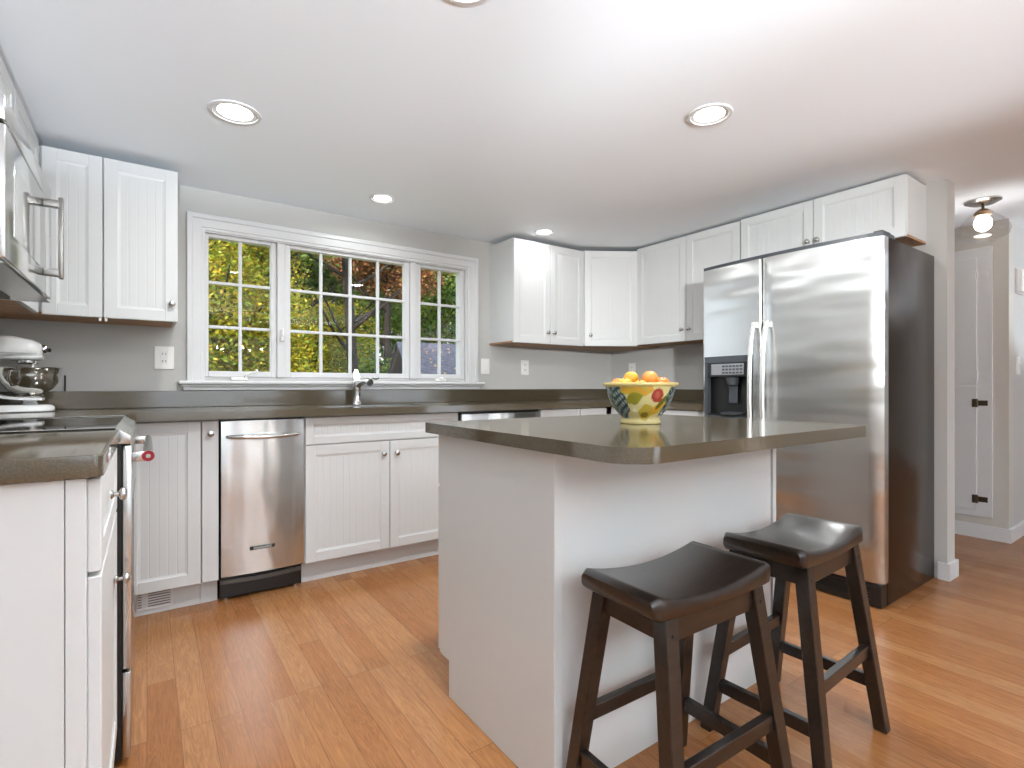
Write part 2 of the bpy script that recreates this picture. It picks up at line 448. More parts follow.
# ---------------------------------------------------------------- cabinet builders
def door_mesh(Wd, Hd, fr=0.052, th=0.020, bead=0.034, M=None):
    """shaker door with beadboard panel; local x 0..W, y outward 0..th, z 0..H"""
    d = MB(M)
    rec = th - 0.006
    g = 0.010
    if Wd < 0.12 or Hd < 0.08:
        d.box(0, Wd, 0, th, 0, Hd, 0.003); return d
    # back slab
    d.box(0.002, Wd-0.002, 0, 0.006, 0.002, Hd-0.002)
    # frame as four bevelled pieces
    d.box(0, fr, 0, th, 0, Hd, 0.0025).box(Wd-fr, Wd, 0, th, 0, Hd, 0.0025)
    d.box(fr-0.001, Wd-fr+0.001, 0, th-0.0002, 0, fr, 0.0025).box(fr-0.001, Wd-fr+0.001, 0, th-0.0002, Hd-fr, Hd, 0.0025)
    # inner sloped moulding
    a0, a1, b0, b1 = fr, Wd-fr, fr, Hd-fr
    yo, yi = th-0.003, rec
    def quad(p): d.bm.faces.new(d._v(p))
    quad([(a0,yo,b0),(a1,yo,b0),(a1-g,yi,b0+g),(a0+g,yi,b0+g)])
    quad([(a0,yo,b1),(a1,yo,b1),(a1-g,yi,b1-g),(a0+g,yi,b1-g)])
    quad([(a0,yo,b0),(a0,yo,b1),(a0+g,yi,b1-g),(a0+g,yi,b0+g)])
    quad([(a1,yo,b0),(a1,yo,b1),(a1-g,yi,b1-g),(a1-g,yi,b0+g)])
    # beadboard panel
    x0, x1 = a0+g*0.5, a1-g*0.5
    nb = max(2, round((x1-x0)/bead)); prof = [(x0, rec)]
    for i in range(1, nb):
        x = x0 + (x1-x0)*i/nb
        prof += [(x-0.0026, rec), (x-0.0010, rec-0.0007), (x+0.0010, rec-0.0007), (x+0.0026, rec)]
    prof.append((x1, rec))
    lo = d._v([(x, y, b0+g*0.5) for x, y in prof]); hi = d._v([(x, y, b1-g*0.5) for x, y in prof])
    for i in range(len(prof)-1):
        d.bm.faces.new([lo[i], lo[i+1], hi[i+1], hi[i]])
    return d

def knob_mesh(p, n):
    return MB().lathe([(0,0),(0.010,0),(0.009,0.003),(0.005,0.006),(0.005,0.014),(0.012,0.017),(0.0145,0.021),(0.013,0.026),(0.007,0.029),(0,0.030)], p, 20, n)

def door(parent, p, u, n, Wd, Hd, knob=None, part='door', knobmat=None):
    """p: lower corner (world) on the carcass face, u along, n outward; knob: (along, up)"""
    o = mk(part, door_mesh(Wd, Hd, M=frame_M(p, u, n), fr=min(0.052, Hd*0.28)), WHITE, parent)
    if knob:
        uu = Vector((u[0], u[1], 0)).normalized(); nn = Vector((n[0], n[1], 0)).normalized()
        q = Vector(p) + uu*knob[0] + nn*0.0195 + Vector((0,0,knob[1]))
        mk('knob', knob_mesh(q, nn), knobmat or NICKEL, o, True)
    return o

def carcass(mb, x0, x1, y0, y1, z0, z1, t=0.018, openside=None):
    """hollow box of panels"""
    mb.box(x0, x0+t, y0, y1, z0, z1).box(x1-t, x1, y0, y1, z0, z1)
    mb.box(x0+t, x1-t, y0, y0+t if openside != 'y0' else y0+t, z0, z1)
    mb.box(x0+t, x1-t, y1-0.006, y1, z0, z1).box(x0+t, x1-t, y0+t, y1-0.006, z0, z0+t)
    return mb

# -------------------------------- uppers, back wall, left of window
DF = 3.04          # front plane of doors
ub = 1.345
t = thing('wall_cabinet', 'white beadboard wall cabinet left of the window, hanging in the corner', 'cabinet', (-0.12, 3.37, ub), 'white wall cabinets')
mk('cabinet_body', MB().box(XL+0.004, 0.125, DF+0.02, YB, ub+0.014, 2.085), WHITE, t)
mk('bottom_panel', MB().box(XL+0.004, 0.108, DF+0.040, YB-0.001, ub+0.002, ub+0.013), RAWWOOD, t)
door(t, (-0.378, DF+0.02, ub), (1, 0), (0, -1), 0.210, 0.738)
door(t, (-0.163, DF+0.02, ub), (1, 0), (0, -1), 0.287, 0.738, (0.262, 0.085))
mk('door_catch', MB().box(-0.182, -0.172, DF+0.004, DF+0.018, ub-0.016, ub-0.001, 0.002).box(-0.160, -0.150, DF+0.004, DF+0.018, ub-0.016, ub-0.001, 0.002), PLASTIC, t)
# left wall, corner unit and the one over the microwave
t = thing('wall_cabinet', 'white wall cabinet on the left wall between microwave and corner', 'cabinet', (-0.55, 2.8, ub), 'white wall cabinets')
mk('cabinet_body', MB().box(XL+0.002, -0.403, 2.524, 3.055, ub+0.014, 2.126), WHITE, t)
mk('bottom_panel', MB().box(XL+0.002, -0.405, 2.526, 3.053, ub, ub+0.013), RAWWOOD, t)
door(t, (-0.403, 2.53, ub), (0, 1), (1, 0), 0.48, 0.745)
t = thing('wall_cabinet', 'short white wall cabinet directly above the microwave', 'cabinet', (-0.55, 2.14, 1.755), 'white wall cabinets')
mk('cabinet_body', MB().box(XL+0.002, -0.403, 1.76, 2.521, 1.756, 2.126), WHITE, t)
for a in (1.765, 2.145):
    door(t, (-0.403, a, 1.76), (0, 1), (1, 0), 0.372, 0.33)

# -------------------------------- uppers right of window
G = 'white wall cabinets'
DR = 3.06
t = thing('wall_cabinet', 'two-door white wall cabinet right of the window', 'cabinet', (2.49, 3.37, ub), G)
mk('cabinet_body', MB().box(2.150, 2.829, DR, YB, ub+0.012, 2.098, 0.001), WHITE, t)
mk('bottom_panel', MB().box(2.152, 2.827, DR+0.001, YB, ub+0.001, ub+0.0115), RAWWOOD, t)
door(t, (2.150, DR, ub), (1, 0), (0, -1), 0.337, 0.750, (0.309, 0.085))
door(t, (2.490, DR, ub), (1, 0), (0, -1), 0.337, 0.750, (0.028, 0.085))
# diagonal corner
t = thing('corner_cabinet', 'single-door diagonal white wall cabinet in the far corner', 'cabinet', (3.15, 3.1, ub), G)
pc = [(2.831, YB), (XR, YB), (XR, 2.815), (3.200, 2.815), (2.831, 3.045)]
mk('cabinet_body', MB().prism(pc, ub+0.012, 2.102), WHITE, t)
mk('bottom_panel', MB().prism([(2.834, YB-.001), (XR-.001, YB-.001), (XR-.001, 2.818), (3.198, 2.818), (2.834, 3.043)], ub+0.001, ub+0.0115), RAWWOOD, t)
ux, uy = 3.200-2.831, 2.815-3.045
L = math.hypot(ux, uy)
door(t, (2.831+ux/L*0.004, 3.045+uy/L*0.004, ub), (ux, uy), (uy, -ux), L-0.012, 0.752, (0.045, 0.085))
# right wall pair
FX = 3.200
t = thing('wall_cabinet', 'two-door white wall cabinet on the right wall beside the refrigerator', 'cabinet', (3.35, 2.37, ub+.01), G)
mk('cabinet_body', MB().box(FX, XR, 1.932, 2.813, ub+0.024, 2.112, 0.001), WHITE, t)
mk('bottom_panel', MB().box(FX+0.001, XR, 1.934, 2.811, ub+0.012, ub+0.0235), RAWWOOD, t)
door(t, (FX, 2.805, ub+0.01), (0, -1), (-1, 0), 0.455, 0.758, (0.427, 0.085))
door(t, (FX, 2.346, ub+0.01), (0, -1), (-1, 0), 0.411, 0.758, (0.028, 0.085))
# over fridge
t = thing('wall_cabinet', 'short two-door white wall cabinet over the refrigerator', 'cabinet', (3.35, 1.48, 1.80), G)
mk('cabinet_body', MB().box(FX, XR, 1.020, 1.930, 1.812, 2.118, 0.001), WHITE, t)
mk('bottom_panel', MB().box(FX+0.001, XR, 1.022, 1.928, 1.800, 1.8115), RAWWOOD, t)
door(t, (FX, 1.926, 1.80), (0, -1), (-1, 0), 0.450, 0.318, (0.425, 0.075))
door(t, (FX, 1.472, 1.80), (0, -1), (-1, 0), 0.450, 0.318, (0.025, 0.075))

# -------------------------------- base cabinets, back wall
BF = 2.81   # carcass face; door fronts at 2.79
GB = 'white base cabinets'
def base_unit(label, x0, x1, doors, drawers=(), name='base_cabinet', hollow=True):
    t = thing(name, label, 'cabinet', ((x0+x1)/2, 3.1, 0), GB)
    b = carcass(MB(), x0, x1, BF, YB-0.002, 0.115, 0.872)
    mk('cabinet_body', b, WHITE, t)
    mk('toe_kick', MB().box(x0, x1, 2.865, 2.88, 0, 0.1145), WHITE, t)
    for d in doors: door(t, (d[0], BF, d[2]), (1, 0), (0, -1), d[1]-d[0], d[3]-d[2], d[4] if len(d) > 4 else None)
    for d in drawers: door(t, (d[0], BF, d[2]), (1, 0), (0, -1), d[1]-d[0], d[3]-d[2], d[4] if len(d) > 4 else None, part=d[5] if len(d) > 5 else 'drawer_front')
    return t
t = base_unit('white base cabinet with one tall beadboard door in the left corner', -0.090, 0.205, [(-0.085, 0.203, 0.118, 0.868)])
t = base_unit('slim white pull-out cabinet with a knob, between corner door and compactor', 0.206, 0.277, [(0.208, 0.275, 0.118, 0.868, (0.034, 0.69))])
t = base_unit('white sink base cabinet with two beadboard doors under the window', 0.662, 1.56,
              [(0.665, 1.117, 0.118, 0.722, (0.415, 0.535)), (1.121, 1.556, 0.118, 0.722, (0.037, 0.535))],
              [(0.665, 1.556, 0.728, 0.868, None, 'false_drawer_front')])
t = base_unit('white base cabinet with drawer and door right of the black-topped dishwasher', 2.200, 2.560,
              [(2.203, 2.557, 0.118, 0.700)], [(2.203, 2.557, 0.706, 0.868)])
t = base_unit('narrow white base cabinet beside the inner corner of the worktop', 2.561, 2.83, [(2.564, 2.828, 0.118, 0.700)], [(2.564, 2.828, 0.706, 0.868)])
# right wall base
t = thing('base_cabinet', 'white base cabinet on the right wall between corner and refrigerator', 'cabinet', (3.15, 2.35, 0), GB)
mk('cabinet_body', MB().box(2.885, XR-0.002, 1.935, 2.80, 0.115, 0.872), WHITE, t)
mk('toe_kick', MB().box(2.945, 2.96, 1.935, 2.80, 0, 0.1145), WHITE, t)
for a in (2.78, 2.36):
    door(t, (2.885, a, 0.118), (0, -1), (-1, 0), 0.415, 0.582, (0.03, 0.52))
    door(t, (2.885, a, 0.706), (0, -1), (-1, 0), 0.415, 0.162, (0.207, 0.081), part='drawer_front')

# floor register in toe kick
t = thing('vent_grille', 'white louvred vent grille set in the toe kick of the corner cabinet', 'vent', (0.04, 2.865, 0.02))
mk('grille_frame', MB().box(-0.04, 0.098, 2.857, 2.8645, 0.022, 0.108, 0.002), TRIM, t)
lv = MB()
for k in range(6):
    z = 0.036 + k*0.0115
    lv.box(0.004, 0.088, 2.8555, 2.8572, z, z+0.0045)
    lv.box(-0.034, -0.020, 2.8555, 2.8572, z, z+0.0045)
mk('louvre', lv, VENTIN, t)

# -------------------------------- near left base cabinet
t = thing('base_cabinet', 'white base cabinet at the left edge, nearest, under its own worktop', 'cabinet', (-0.4, 1.44, 0), GB)
NX = -0.085
mk('cabinet_body', MB().box(XL+0.002, NX, 1.158, 1.742, 0.10, 0.872), WHITE, t)
mk('end_panel', MB().box(XL+0.002, -0.114, 1.150, 1.1575, 0, 0.872, 0.001).box(-0.1125, NX, 1.148, 1.1575, 0.0, 0.872, 0.001), WHITE, t)
mk('toe_kick', MB().box(-0.18, -0.165, 1.16, 1.742, 0, 0.099), WHITE, t)
door(t, (NX, 1.162, 0.705), (0, 1), (1, 0), 0.572, 0.162, (0.286, 0.085), part='drawer_front')
door(t, (NX, 1.162, 0.115), (0, 1), (1, 0), 0.572, 0.582, (0.51, 0.42))

# -------------------------------- worktops
def rounded(x0, x1, y0, y1, r, n=8):
    """r: radii for corners (x0y0, x1y0, x1y1, x0y1)"""
    pts = []
    for (cx, cy, rr, a0) in ((x0+r[0], y0+r[0], r[0], PI), (x1-r[1], y0+r[1], r[1], 1.5*PI), (x1-r[2], y1-r[2], r[2], 0), (x0+r[3], y1-r[3], r[3], 0.5*PI)):
        for k in range(n+1):
            a = a0 + (PI/2)*k/n
            pts.append((cx+rr*math.cos(a), cy+rr*math.sin(a)))
    return pts
ct0, ct1 = 0.8765, 0.914
t = thing('worktop', 'grey-brown stone worktop over the nearest left cabinet', 'worktop', (-0.39, 1.43, ct0), 'grey-brown worktops')
mk('worktop_slab', MB().prism(rounded(XL+0.002, -0.061, 1.122, 1.748, (.002, .012, .002, .002)), ct0, ct1, bev=0.003), COUNTER, t, True)
mk('backsplash', MB().box(XL+0.0005, XL+0.018, 1.125, 1.748, ct1+0.0005, 1.004, 0.002), COUNTER, t)
t = thing('worktop', 'long grey-brown stone worktop running under the window around both corners', 'worktop', (1.4, 3.05, ct0), 'grey-brown worktops')
cb = MB()
fy, ry = 2.722, YB-0.002
sx0, sx1, sy0, sy1 = 0.80, 1.42, 2.86, 3.20
outer = [(XL+0.002, 2.455), (-0.067, 2.455), (-0.067, fy), (2.822, fy), (2.822, 1.94), (XR-0.002, 1.94), (XR-0.002, ry), (XL+0.002, ry)]
# built as a ring of strips around the sink cut-out, one surface
cb.box(XL+0.002, -0.067, 2.455, fy, ct0, ct1).box(2.822, XR-0.002, 1.94, fy, ct0, ct1)
cb.box(XL+0.002, sx0, fy, ry, ct0, ct1).box(sx1, XR-0.002, fy, ry, ct0, ct1)
cb.box(sx0, sx1, fy, sy0, ct0, ct1).box(sx0, sx1, sy1, ry, ct0, ct1)
bmesh.ops.remove_doubles(cb.bm, verts=cb.bm.verts, dist=1e-5)
mk('worktop_slab', cb, COUNTER, t)
mk('backsplash', MB().box(XL+0.02, XR-0.02, YB-0.0185, YB-0.0005, ct1+0.0005, 1.004, 0.002), COUNTER, t)
mk('backsplash', MB().box(XR-0.0185, XR-0.0005, 1.94, YB-0.0005, ct1+0.0005, 1.004, 0.002), COUNTER, t)
mk('backsplash', MB().box(XL+0.0005, XL+0.0185, 2.455, YB-0.0005, ct1+0.0005, 1.004, 0.002), COUNTER, t)
# sink
sk = MB()
a, b, c, d, zt, zb = sx0+0.001, sx1-0.001, sy0+0.001, sy1-0.001, 0.910, 0.74
sk.box(a, b, c, d, zb-0.003, zb).box(a, a+0.003, c, d, zb, zt).box(b-0.003, b, c, d, zb, zt).box(a, b, c, c+0.003, zb, zt).box(a, b, d-0.003, d, zb, zt)
tag(mk('kitchen_sink', sk, STEEL), 'stainless undermount sink sunk in the worktop under the window', 'sink')

# faucet
t = thing('faucet', 'chrome single-lever faucet standing behind the sink under the window', 'faucet', (1.092, 3.27, 0.914))
fx, fy_ = 1.092, 3.275
mk('faucet_body', MB().lathe([(0,0),(0.032,0),(0.031,0.007),(0.026,0.013),(0.023,0.05),(0.024,0.09),(0.028,0.115),(0.027,0.14),(0.016,0.152),(0,0.154)], (fx, fy_, 0.914), 24), CHROME, t, True)
mk('spout', MB().tube([(fx, fy_-0.01, 1.030), (fx+0.012, fy_-0.05, 1.050), (fx+0.020, fy_-0.09, 1.060), (fx+0.026, fy_-0.13, 1.060), (fx+0.030, fy_-0.16, 1.050)], [0.018, 0.017, 0.017, 0.020, 0.022], 16), CHROME, t, True)
mk('lever', MB().loft([[(fx-0.004+dx*a, fy_-0.004+dy*b+sh, z) for dx, dy in ((-1,-1),(1,-1),(1,1),(-1,1))] for z, a, b, sh in ((1.055,.020,.012,0),(1.085,.019,.010,.004),(1.115,.014,.007,.008),(1.136,.009,.004,.010))]), CHROME, t)
mk('side_knob', MB().tube([(fx+0.005, fy_, 1.050), (fx+0.050, fy_-0.012, 1.064), (fx+0.095, fy_-0.02, 1.078)], [0.008, 0.007, 0.007], 10).ellip((fx+0.115, fy_-0.024, 1.082), (0.023, 0.017, 0.013)), CHROME, t, True)

# ---------------------------------------------------------------- compactor
t = thing('trash_compactor', 'narrow stainless trash compactor with bowed handle between white base cabinets', 'compactor', (0.47, 3.0, 0))
x0, x1 = 0.281, 0.658
mk('cabinet_body', MB().box(x0+0.003, x1-0.003, 2.822, 3.34, 0.112, 0.875), BLACK, t)
n = 12; poly = []
for k in range(n+1):
    s = k/n; poly.append((x0+0.004+(x1-x0-0.008)*s, 2.782-0.012*math.sin(PI*s)))
poly += [(x1-0.004, 2.820), (x0+0.004, 2.820)]
mk('front_panel', MB().prism(poly, 0.128, 0.864, bev=0.002), STEEL_C, t, True, 50)
mk('handle', MB().tube([(x0+0.028, 2.776, 0.790), (x0+0.04, 2.752, 0.790), (x0+0.09, 2.735, 0.788), (0.47, 2.718, 0.786), (x1-0.09, 2.735, 0.788), (x1-0.04, 2.752, 0.790), (x1-0.028, 2.776, 0.790)], [0.007, 0.009, 0.0095, 0.0095, 0.0095, 0.009, 0.007], 14), STEEL, t, True)
bd = mk('badge', MB().box(0.405, 0.515, 2.7655, 2.7705, 0.240, 0.257, 0.001), BLACK, t)
def lettering(txt, size, loc, rot, m, parent, ext=0.0004):
    c = bpy.data.curves.new('lettering', 'FONT'); c.body = txt; c.size = size; c.extrude = ext
    c.align_x = 'CENTER'; c.align_y = 'CENTER'
    c.materials.append(m)
    tmp = bpy.data.objects.new('lettering_source', c)
    me = bpy.data.meshes.new_from_object(tmp); bpy.data.objects.remove(tmp); me.name = 'lettering'
    o = bpy.data.objects.new('lettering', me); COL.objects.link(o)
    o.parent = parent; o.location = Vector(loc) - ORG; o.rotation_euler = rot
    return o
lettering('KitchenAid', 0.0175, (0.460, 2.7652, 0.2487), (PI/2, 0, 0), PLASTIC, bd)
g = MB().box(x0+0.004, x1-0.004, 2.83, 2.86, 0.012, 0.111, 0.002)
n = 10; kp = [(x0+0.004+(x1-x0-0.008)*k/n, 2.828-0.020*math.sin(PI*k/n)) for k in range(n+1)] + [(x1-0.004, 2.832), (x0+0.004, 2.832)]
mk('kick_plate', g, BLACK, t)
mk('foot_pedal', MB().prism(kp, 0.080, 0.100, bev=0.001), mat('pedal_grey', (92, 92, 90), 0.3), t)
for xx in (x0+0.03, x1-0.03):
    mk('foot', MB().cyl((xx, 2.845, 0), (xx, 2.845, 0.0125), 0.012), NICKEL, t)

# dishwasher
t = thing('dishwasher', 'stainless dishwasher with black top strip, mostly hidden behind the island', 'dishwasher', (1.88, 3.0, 0))
x0, x1 = 1.567, 2.193
mk('cabinet_body', MB().box(x0+0.003, x1-0.003, 2.825, 3.34, 0.112, 0.875), BLACK, t)
mk('front_panel', MB().box(x0+0.012, x1-0.004, 2.785, 2.824, 0.128, 0.858, 0.004), STEEL_C, t, True)
mk('control_strip', MB().box(x0+0.004, x1-0.004, 2.800, 2.824, 0.859, 0.872, 0.002), BLACK, t)
mk('handle', MB().tube([(x0+0.06, 2.784, 0.80), (x0+0.07, 2.745, 0.80), (x1-0.07, 2.745, 0.80), (x1-0.06, 2.784, 0.80)], 0.009, 12), STEEL, t, True)
mk('kick_plate', MB().box(x0+0.004, x1-0.004, 2.86, 2.875, 0.0, 0.111), BLACK, t)

# ---------------------------------------------------------------- range
t = thing('range', 'stainless slide-in range with glass cooktop between the left worktops', 'range', (-0.38, 2.14, 0))
ry0, ry1 = 1.752, 2.450
mk('range_body', MB().box(XL+0.002, -0.056, ry0+0.002, ry1-0.002, 0.02, 0.880), BLACK, t)
mk('cooktop', MB().box(XL+0.003, -0.070, ry0, ry1, 0.881, 0.9165, 0.002), BLACKGLASS, t)
mk('control_panel', MB().prism([(-0.069, 0.874), (-0.036, 0.872), (-0.036, 0.895), (-0.069, 0.9175)], ry0, ry1, axis='y', bev=0.002), STEEL, t, True)
for yy in (ry0-0.0025, ry1-0.006):
    mk('cooktop_trim', MB().box(XL+0.003, -0.069, yy, yy+0.0085, 0.9168, 0.9195, 0.001), NICKEL, t)
od = mk('oven_door', MB().box(-0.055, -0.034, ry0+0.004, ry1-0.004, 0.262, 0.868, 0.003), STEEL, t, True)
mk('oven_window', MB().box(-0.0345, -0.0325, ry0+0.14, ry1-0.14, 0.42, 0.70, 0.001), BLACKGLASS, od)
hx, hz = 0.003, 0.832
hd = mk('handle', MB().tube([(hx, ry0+0.05, hz), (hx, ry1-0.05, hz)], 0.0125, 18), STEEL, t, True)
for yy in (ry0+0.075, ry1-0.075):
    mk('handle_bracket', MB().box(-0.034, hx-0.004, yy-0.012, yy+0.012, hz-0.016, hz+0.012, 0.003), STEEL, hd, True)
mk('handle_cap', MB().cyl((hx, ry0+0.0495, hz), (hx, ry0+0.044, hz), 0.0150, 0.0150, 24), RED, hd, True)
mk('handle_cap_emblem', MB().cyl((hx, ry0+0.0445, hz), (hx, ry0+0.0425, hz), 0.006, 0.006, 20), NICKEL, hd, True)
mk('warming_drawer', MB().box(-0.055, -0.036, ry0+0.004, ry1-0.004, 0.02, 0.253, 0.003), STEEL, t, True)

# ---------------------------------------------------------------- microwave
t = thing('microwave', 'stainless over-the-range microwave high on the left wall', 'microwave', (-0.5, 2.14, 1.33))
my0, my1, mx = 1.762, 2.520, -0.285
mk('microwave_body', MB().box(XL+0.003, mx-0.022, my0, my1, 1.345, 1.750), STEEL_MW, t)
mk('underside_panel', MB().hexa([(XL+0.003, my0, 1.333), (mx-0.004, my0, 1.333), (mx-0.004, my1, 1.333), (XL+0.003, my1, 1.333)],
    [(XL+0.003, my0, 1.3445), (mx-0.022, my0, 1.3445), (mx-0.022, my1, 1.3445), (XL+0.003, my1, 1.3445)]), STEEL, t)
for yy in (my0+0.08, my0+0.42):
    mk('grease_filter', MB().box(XL+0.1, mx-0.10, yy, yy+0.27, 1.327, 1.3328, 0.001), VENTIN, t)
md = mk('microwave_door', MB().box(mx-0.021, mx, my0+0.001, 2.372, 1.346, 1.676, 0.004), STEEL_MW, t, True)
mk('door_window', MB().box(mx-0.001, mx+0.0012, my0+0.10, 2.26, 1.42, 1.61, 0.0005), mat('tinted_mirror_glass', (205, 205, 203), 0.05, 0.9), md)
mk('control_panel', MB().box(mx-0.021, mx, 2.376, my1-0.001, 1.346, 1.676, 0.004), STEEL_MW, t, True)
mk('vent_grille', MB().box(mx-0.021, mx-0.001, my0+0.001, my1-0.001, 1.686, 1.748, 0.003), STEEL_MW, t, True)
SATIN = mat('dark_satin_steel', (150, 148, 144), 0.3, 1.0)
mh = mk('handle', MB().box(mx+0.038, mx+0.052, 2.328, 2.352, 1.395, 1.672, 0.004), SATIN, t, True)
for zz in (1.415, 1.648):
    mk('handle_bracket', MB().box(mx, mx+0.040, 2.326, 2.354, zz-0.012, zz+0.012, 0.002), SATIN, mh, True)

# ---------------------------------------------------------------- refrigerator
t = thing('refrigerator', 'large stainless side-by-side refrigerator with ice and water dispenser', 'refrigerator', (3.12, 1.43, 0))
fy0, fy1 = 0.972, 1.918
split = 1.531
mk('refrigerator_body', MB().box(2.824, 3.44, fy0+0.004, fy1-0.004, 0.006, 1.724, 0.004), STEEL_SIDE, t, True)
def bow(y):
    s = (y-fy0)/(fy1-fy0)
    e = 0.0
    return 2.760 - 0.034*math.sin(PI*min(max(s,0),1))**0.8
def fdoor(y0, y1, z0, z1, cut=None):
    n = 18; pts = []
    r = 0.012
    for k in range(n+1):
        y = y0 + (y1-y0)*k/n
        x = bow(y)
        dy = min(y-y0, y1-y)
        if dy < r: x += r - math.sqrt(max(0, r*r-(r-dy)**2))
        pts.append((x, y))
    return pts
def door_solid(y0, y1, z0, z1):
    pts = fdoor(y0, y1, z0, z1)
    pts = [(x, y) for x, y in pts]
    poly = pts + [(2.818, y1), (2.818, y0)]
    return MB().prism(poly, z0, z1)
def bowband(z0, z1, off, back):
    n = 16; pts = [(bow(fy0+0.004+(fy1-fy0-0.008)*k/n)+off, fy0+0.004+(fy1-fy0-0.008)*k/n) for k in range(n+1)]
    return MB().prism(pts+[(back, fy1-0.004), (back, fy0+0.004)], z0, z1)
mk('top_cover', bowband(1.7225, 1.742, 0.006, 2.90), DARKGREY, t)
# right (refrigerator) door
mk('refrigerator_door', door_solid(fy0, split-0.003, 0.118, 1.722), STEEL_F, t, True, 40)
# left (freezer) door around the dispenser opening
dy0, dy1, dz0, dz1 = 1.580, 1.900, 0.845, 1.203
fd = MB()
def slab(mb, y0, y1, z0, z1, ya=None, yb=None):
    n = 14; pts = []
    r = 0.012; A, B = split+0.003, fy1
    for k in range(n+1):
        y = y0 + (y1-y0)*k/n
        x = bow(y); dyy = min(y-A, B-y)
        if dyy < r: x += r - math.sqrt(max(0, r*r-(r-max(dyy,0))**2))
        pts.append((x, y))
    mb.prism(pts + [(2.818, y1), (2.818, y0)], z0, z1)
A, B = split+0.003, fy1
slab(fd, A, dy0, 0.118, 1.722); slab(fd, dy1, B, 0.118, 1.722)
slab(fd, dy0, dy1, dz1, 1.722); slab(fd, dy0, dy1, 0.118, dz0)
mk('freezer_door', fd, STEEL_F, t, True, 40)
# dispenser: its own part of the fridge with sub-parts
xf = bow(1.73)
dp = MB()
# surround frame following the bow a little proud
def band(mb, y0, y1, z0, z1, off, back=0.03):
    n = 8; pts = [(bow(y0+(y1-y0)*k/n)-off, y0+(y1-y0)*k/n) for k in range(n+1)]
    mb.prism(pts + [(bow(y1)+back, y1), (bow(y0)+back, y0)], z0, z1)
band(dp, dy0, dy1, 1.165, dz1, 0.004)
band(dp, dy0, dy0+0.010, dz0, 1.165, 0.003); band(dp, dy1-0.022, dy1, dz0, 1.165, 0.003)
band(dp, dy0, dy1, dz0, dz0+0.012, 0.003)
dsp = mk('dispenser_frame', dp, DARKGREY, t, True)
mk('dispenser_cavity', MB().box(2.806, 2.816, dy0+0.001, dy1-0.001, dz0+0.001, 1.16), BLACK, dsp)
cpn = MB(); band(cpn, dy0+0.012, dy1-0.024, 1.085, 1.163, 0.001)
cp = mk('control_panel', cpn, BLACK, dsp, True)
q = MB(); band(q, dy0+0.055, dy1-0.050, 1.095, 1.158, 0.003, 0.0); mk('display', q, LABELGREY, dsp, True)
q = MB()
for r_ in range(3):
    for c_ in range(6):
        ya = dy0+0.062+c_*0.023
        xa = bow(ya) - 0.0048
        q.box(xa, xa+0.002, ya, ya+0.016, 1.101+r_*0.019, 1.111+r_*0.019)
mk('button_legend', q, DARKGREY, dsp)
mk('ice_chute', MB().lathe([(0,0),(0.028,0),(0.040,0.045),(0,0.045)], (2.775, 1.73, 1.035), 20), DARKGREY, dsp, True)
mk('paddle', MB().box(2.782, 2.790, 1.705, 1.76, 0.93, 1.035, 0.003), DARKGREY, dsp)
mk('glass_rest', MB().lathe([(0,0),(0.062,0),(0.066,0.008),(0.05,0.014),(0,0.014)], (2.765, 1.725, 0.865), 24), DARKGREY, dsp, True)
mk('drip_tray', MB().box(2.75, 2.805, dy0+0.02, dy1-0.03, dz0+0.012, dz0+0.02, 0.002), BLACK, dsp)
# handles
for yy, nm in ((split-0.036, 'handle'), (split+0.036, 'handle')):
    xs = bow(yy)
    pts = []
    for k in range(17):
        s = k/16; z = 0.62 + (1.372-0.62)*s
        off = 0.012 + 0.048*math.sin(PI*s)**0.55
        pts.append((xs-off, yy, z))
    mb = MB(); secs = []
    for i, p in enumerate(pts):
        secs.append([Vector(p)+Vector((0.008*math.cos(a), 0.0125*math.sin(a), 0)) for a in [2*PI*k/14 for k in range(14)]])
    mb.loft(secs)
    mb.box(xs-0.024, xs+0.004, yy-0.011, yy+0.011, 0.615, 0.65, 0.003).box(xs-0.024, xs+0.004, yy-0.011, yy+0.011, 1.345, 1.378, 0.003)
    mk(nm, mb, mat('polished_steel_handle', (236, 236, 234), 0.32, 0.9), t, True)
gr = MB().box(2.758, 2.86, fy0+0.008, fy1-0.008, 0.006, 0.108, 0.003)
for k in range(5):
    gr.box(2.750, 2.759, fy0+0.05, fy1-0.05, 0.032+k*0.014, 0.039+k*0.014)
mk('kick_grille', gr, BLACK, t)
for yy in (fy0+0.03, fy1-0.03):
    mk('foot', MB().cyl((2.87, yy, 0), (2.87, yy, 0.0065), 0.02), BLACK, t)
mk('foot', MB().cyl((3.38, 1.43, 0), (3.38, 1.43, 0.0065), 0.02), BLACK, t)
mk('door_hinge', MB().box(2.785, 2.88, fy0+0.012, fy0+0.05, 1.7425, 1.754, 0.003), BLACK, t)
mk('door_hinge', MB().cyl((2.80, fy0+0.03, 0.108), (2.80, fy0+0.03, 0.118), 0.012), NICKEL, t)

# ---------------------------------------------------------------- island
t = thing('kitchen_island', 'white kitchen island with grey-brown stone top in the middle of the floor', 'kitchen island', (1.33, 1.25, 0))
ix0, ix1, iy0, iy1 = 0.820, 1.850, 0.990, 1.598
mk('island_body', MB().box(ix0+0.004, ix1-0.004, iy0+0.008, iy1-0.001, 0.115, 0.870), WHITE, t)
mk('toe_kick', MB().box(ix0+0.006, ix1-0.006, iy0+0.008, 1.528, 0, 0.1145), WHITE, t)
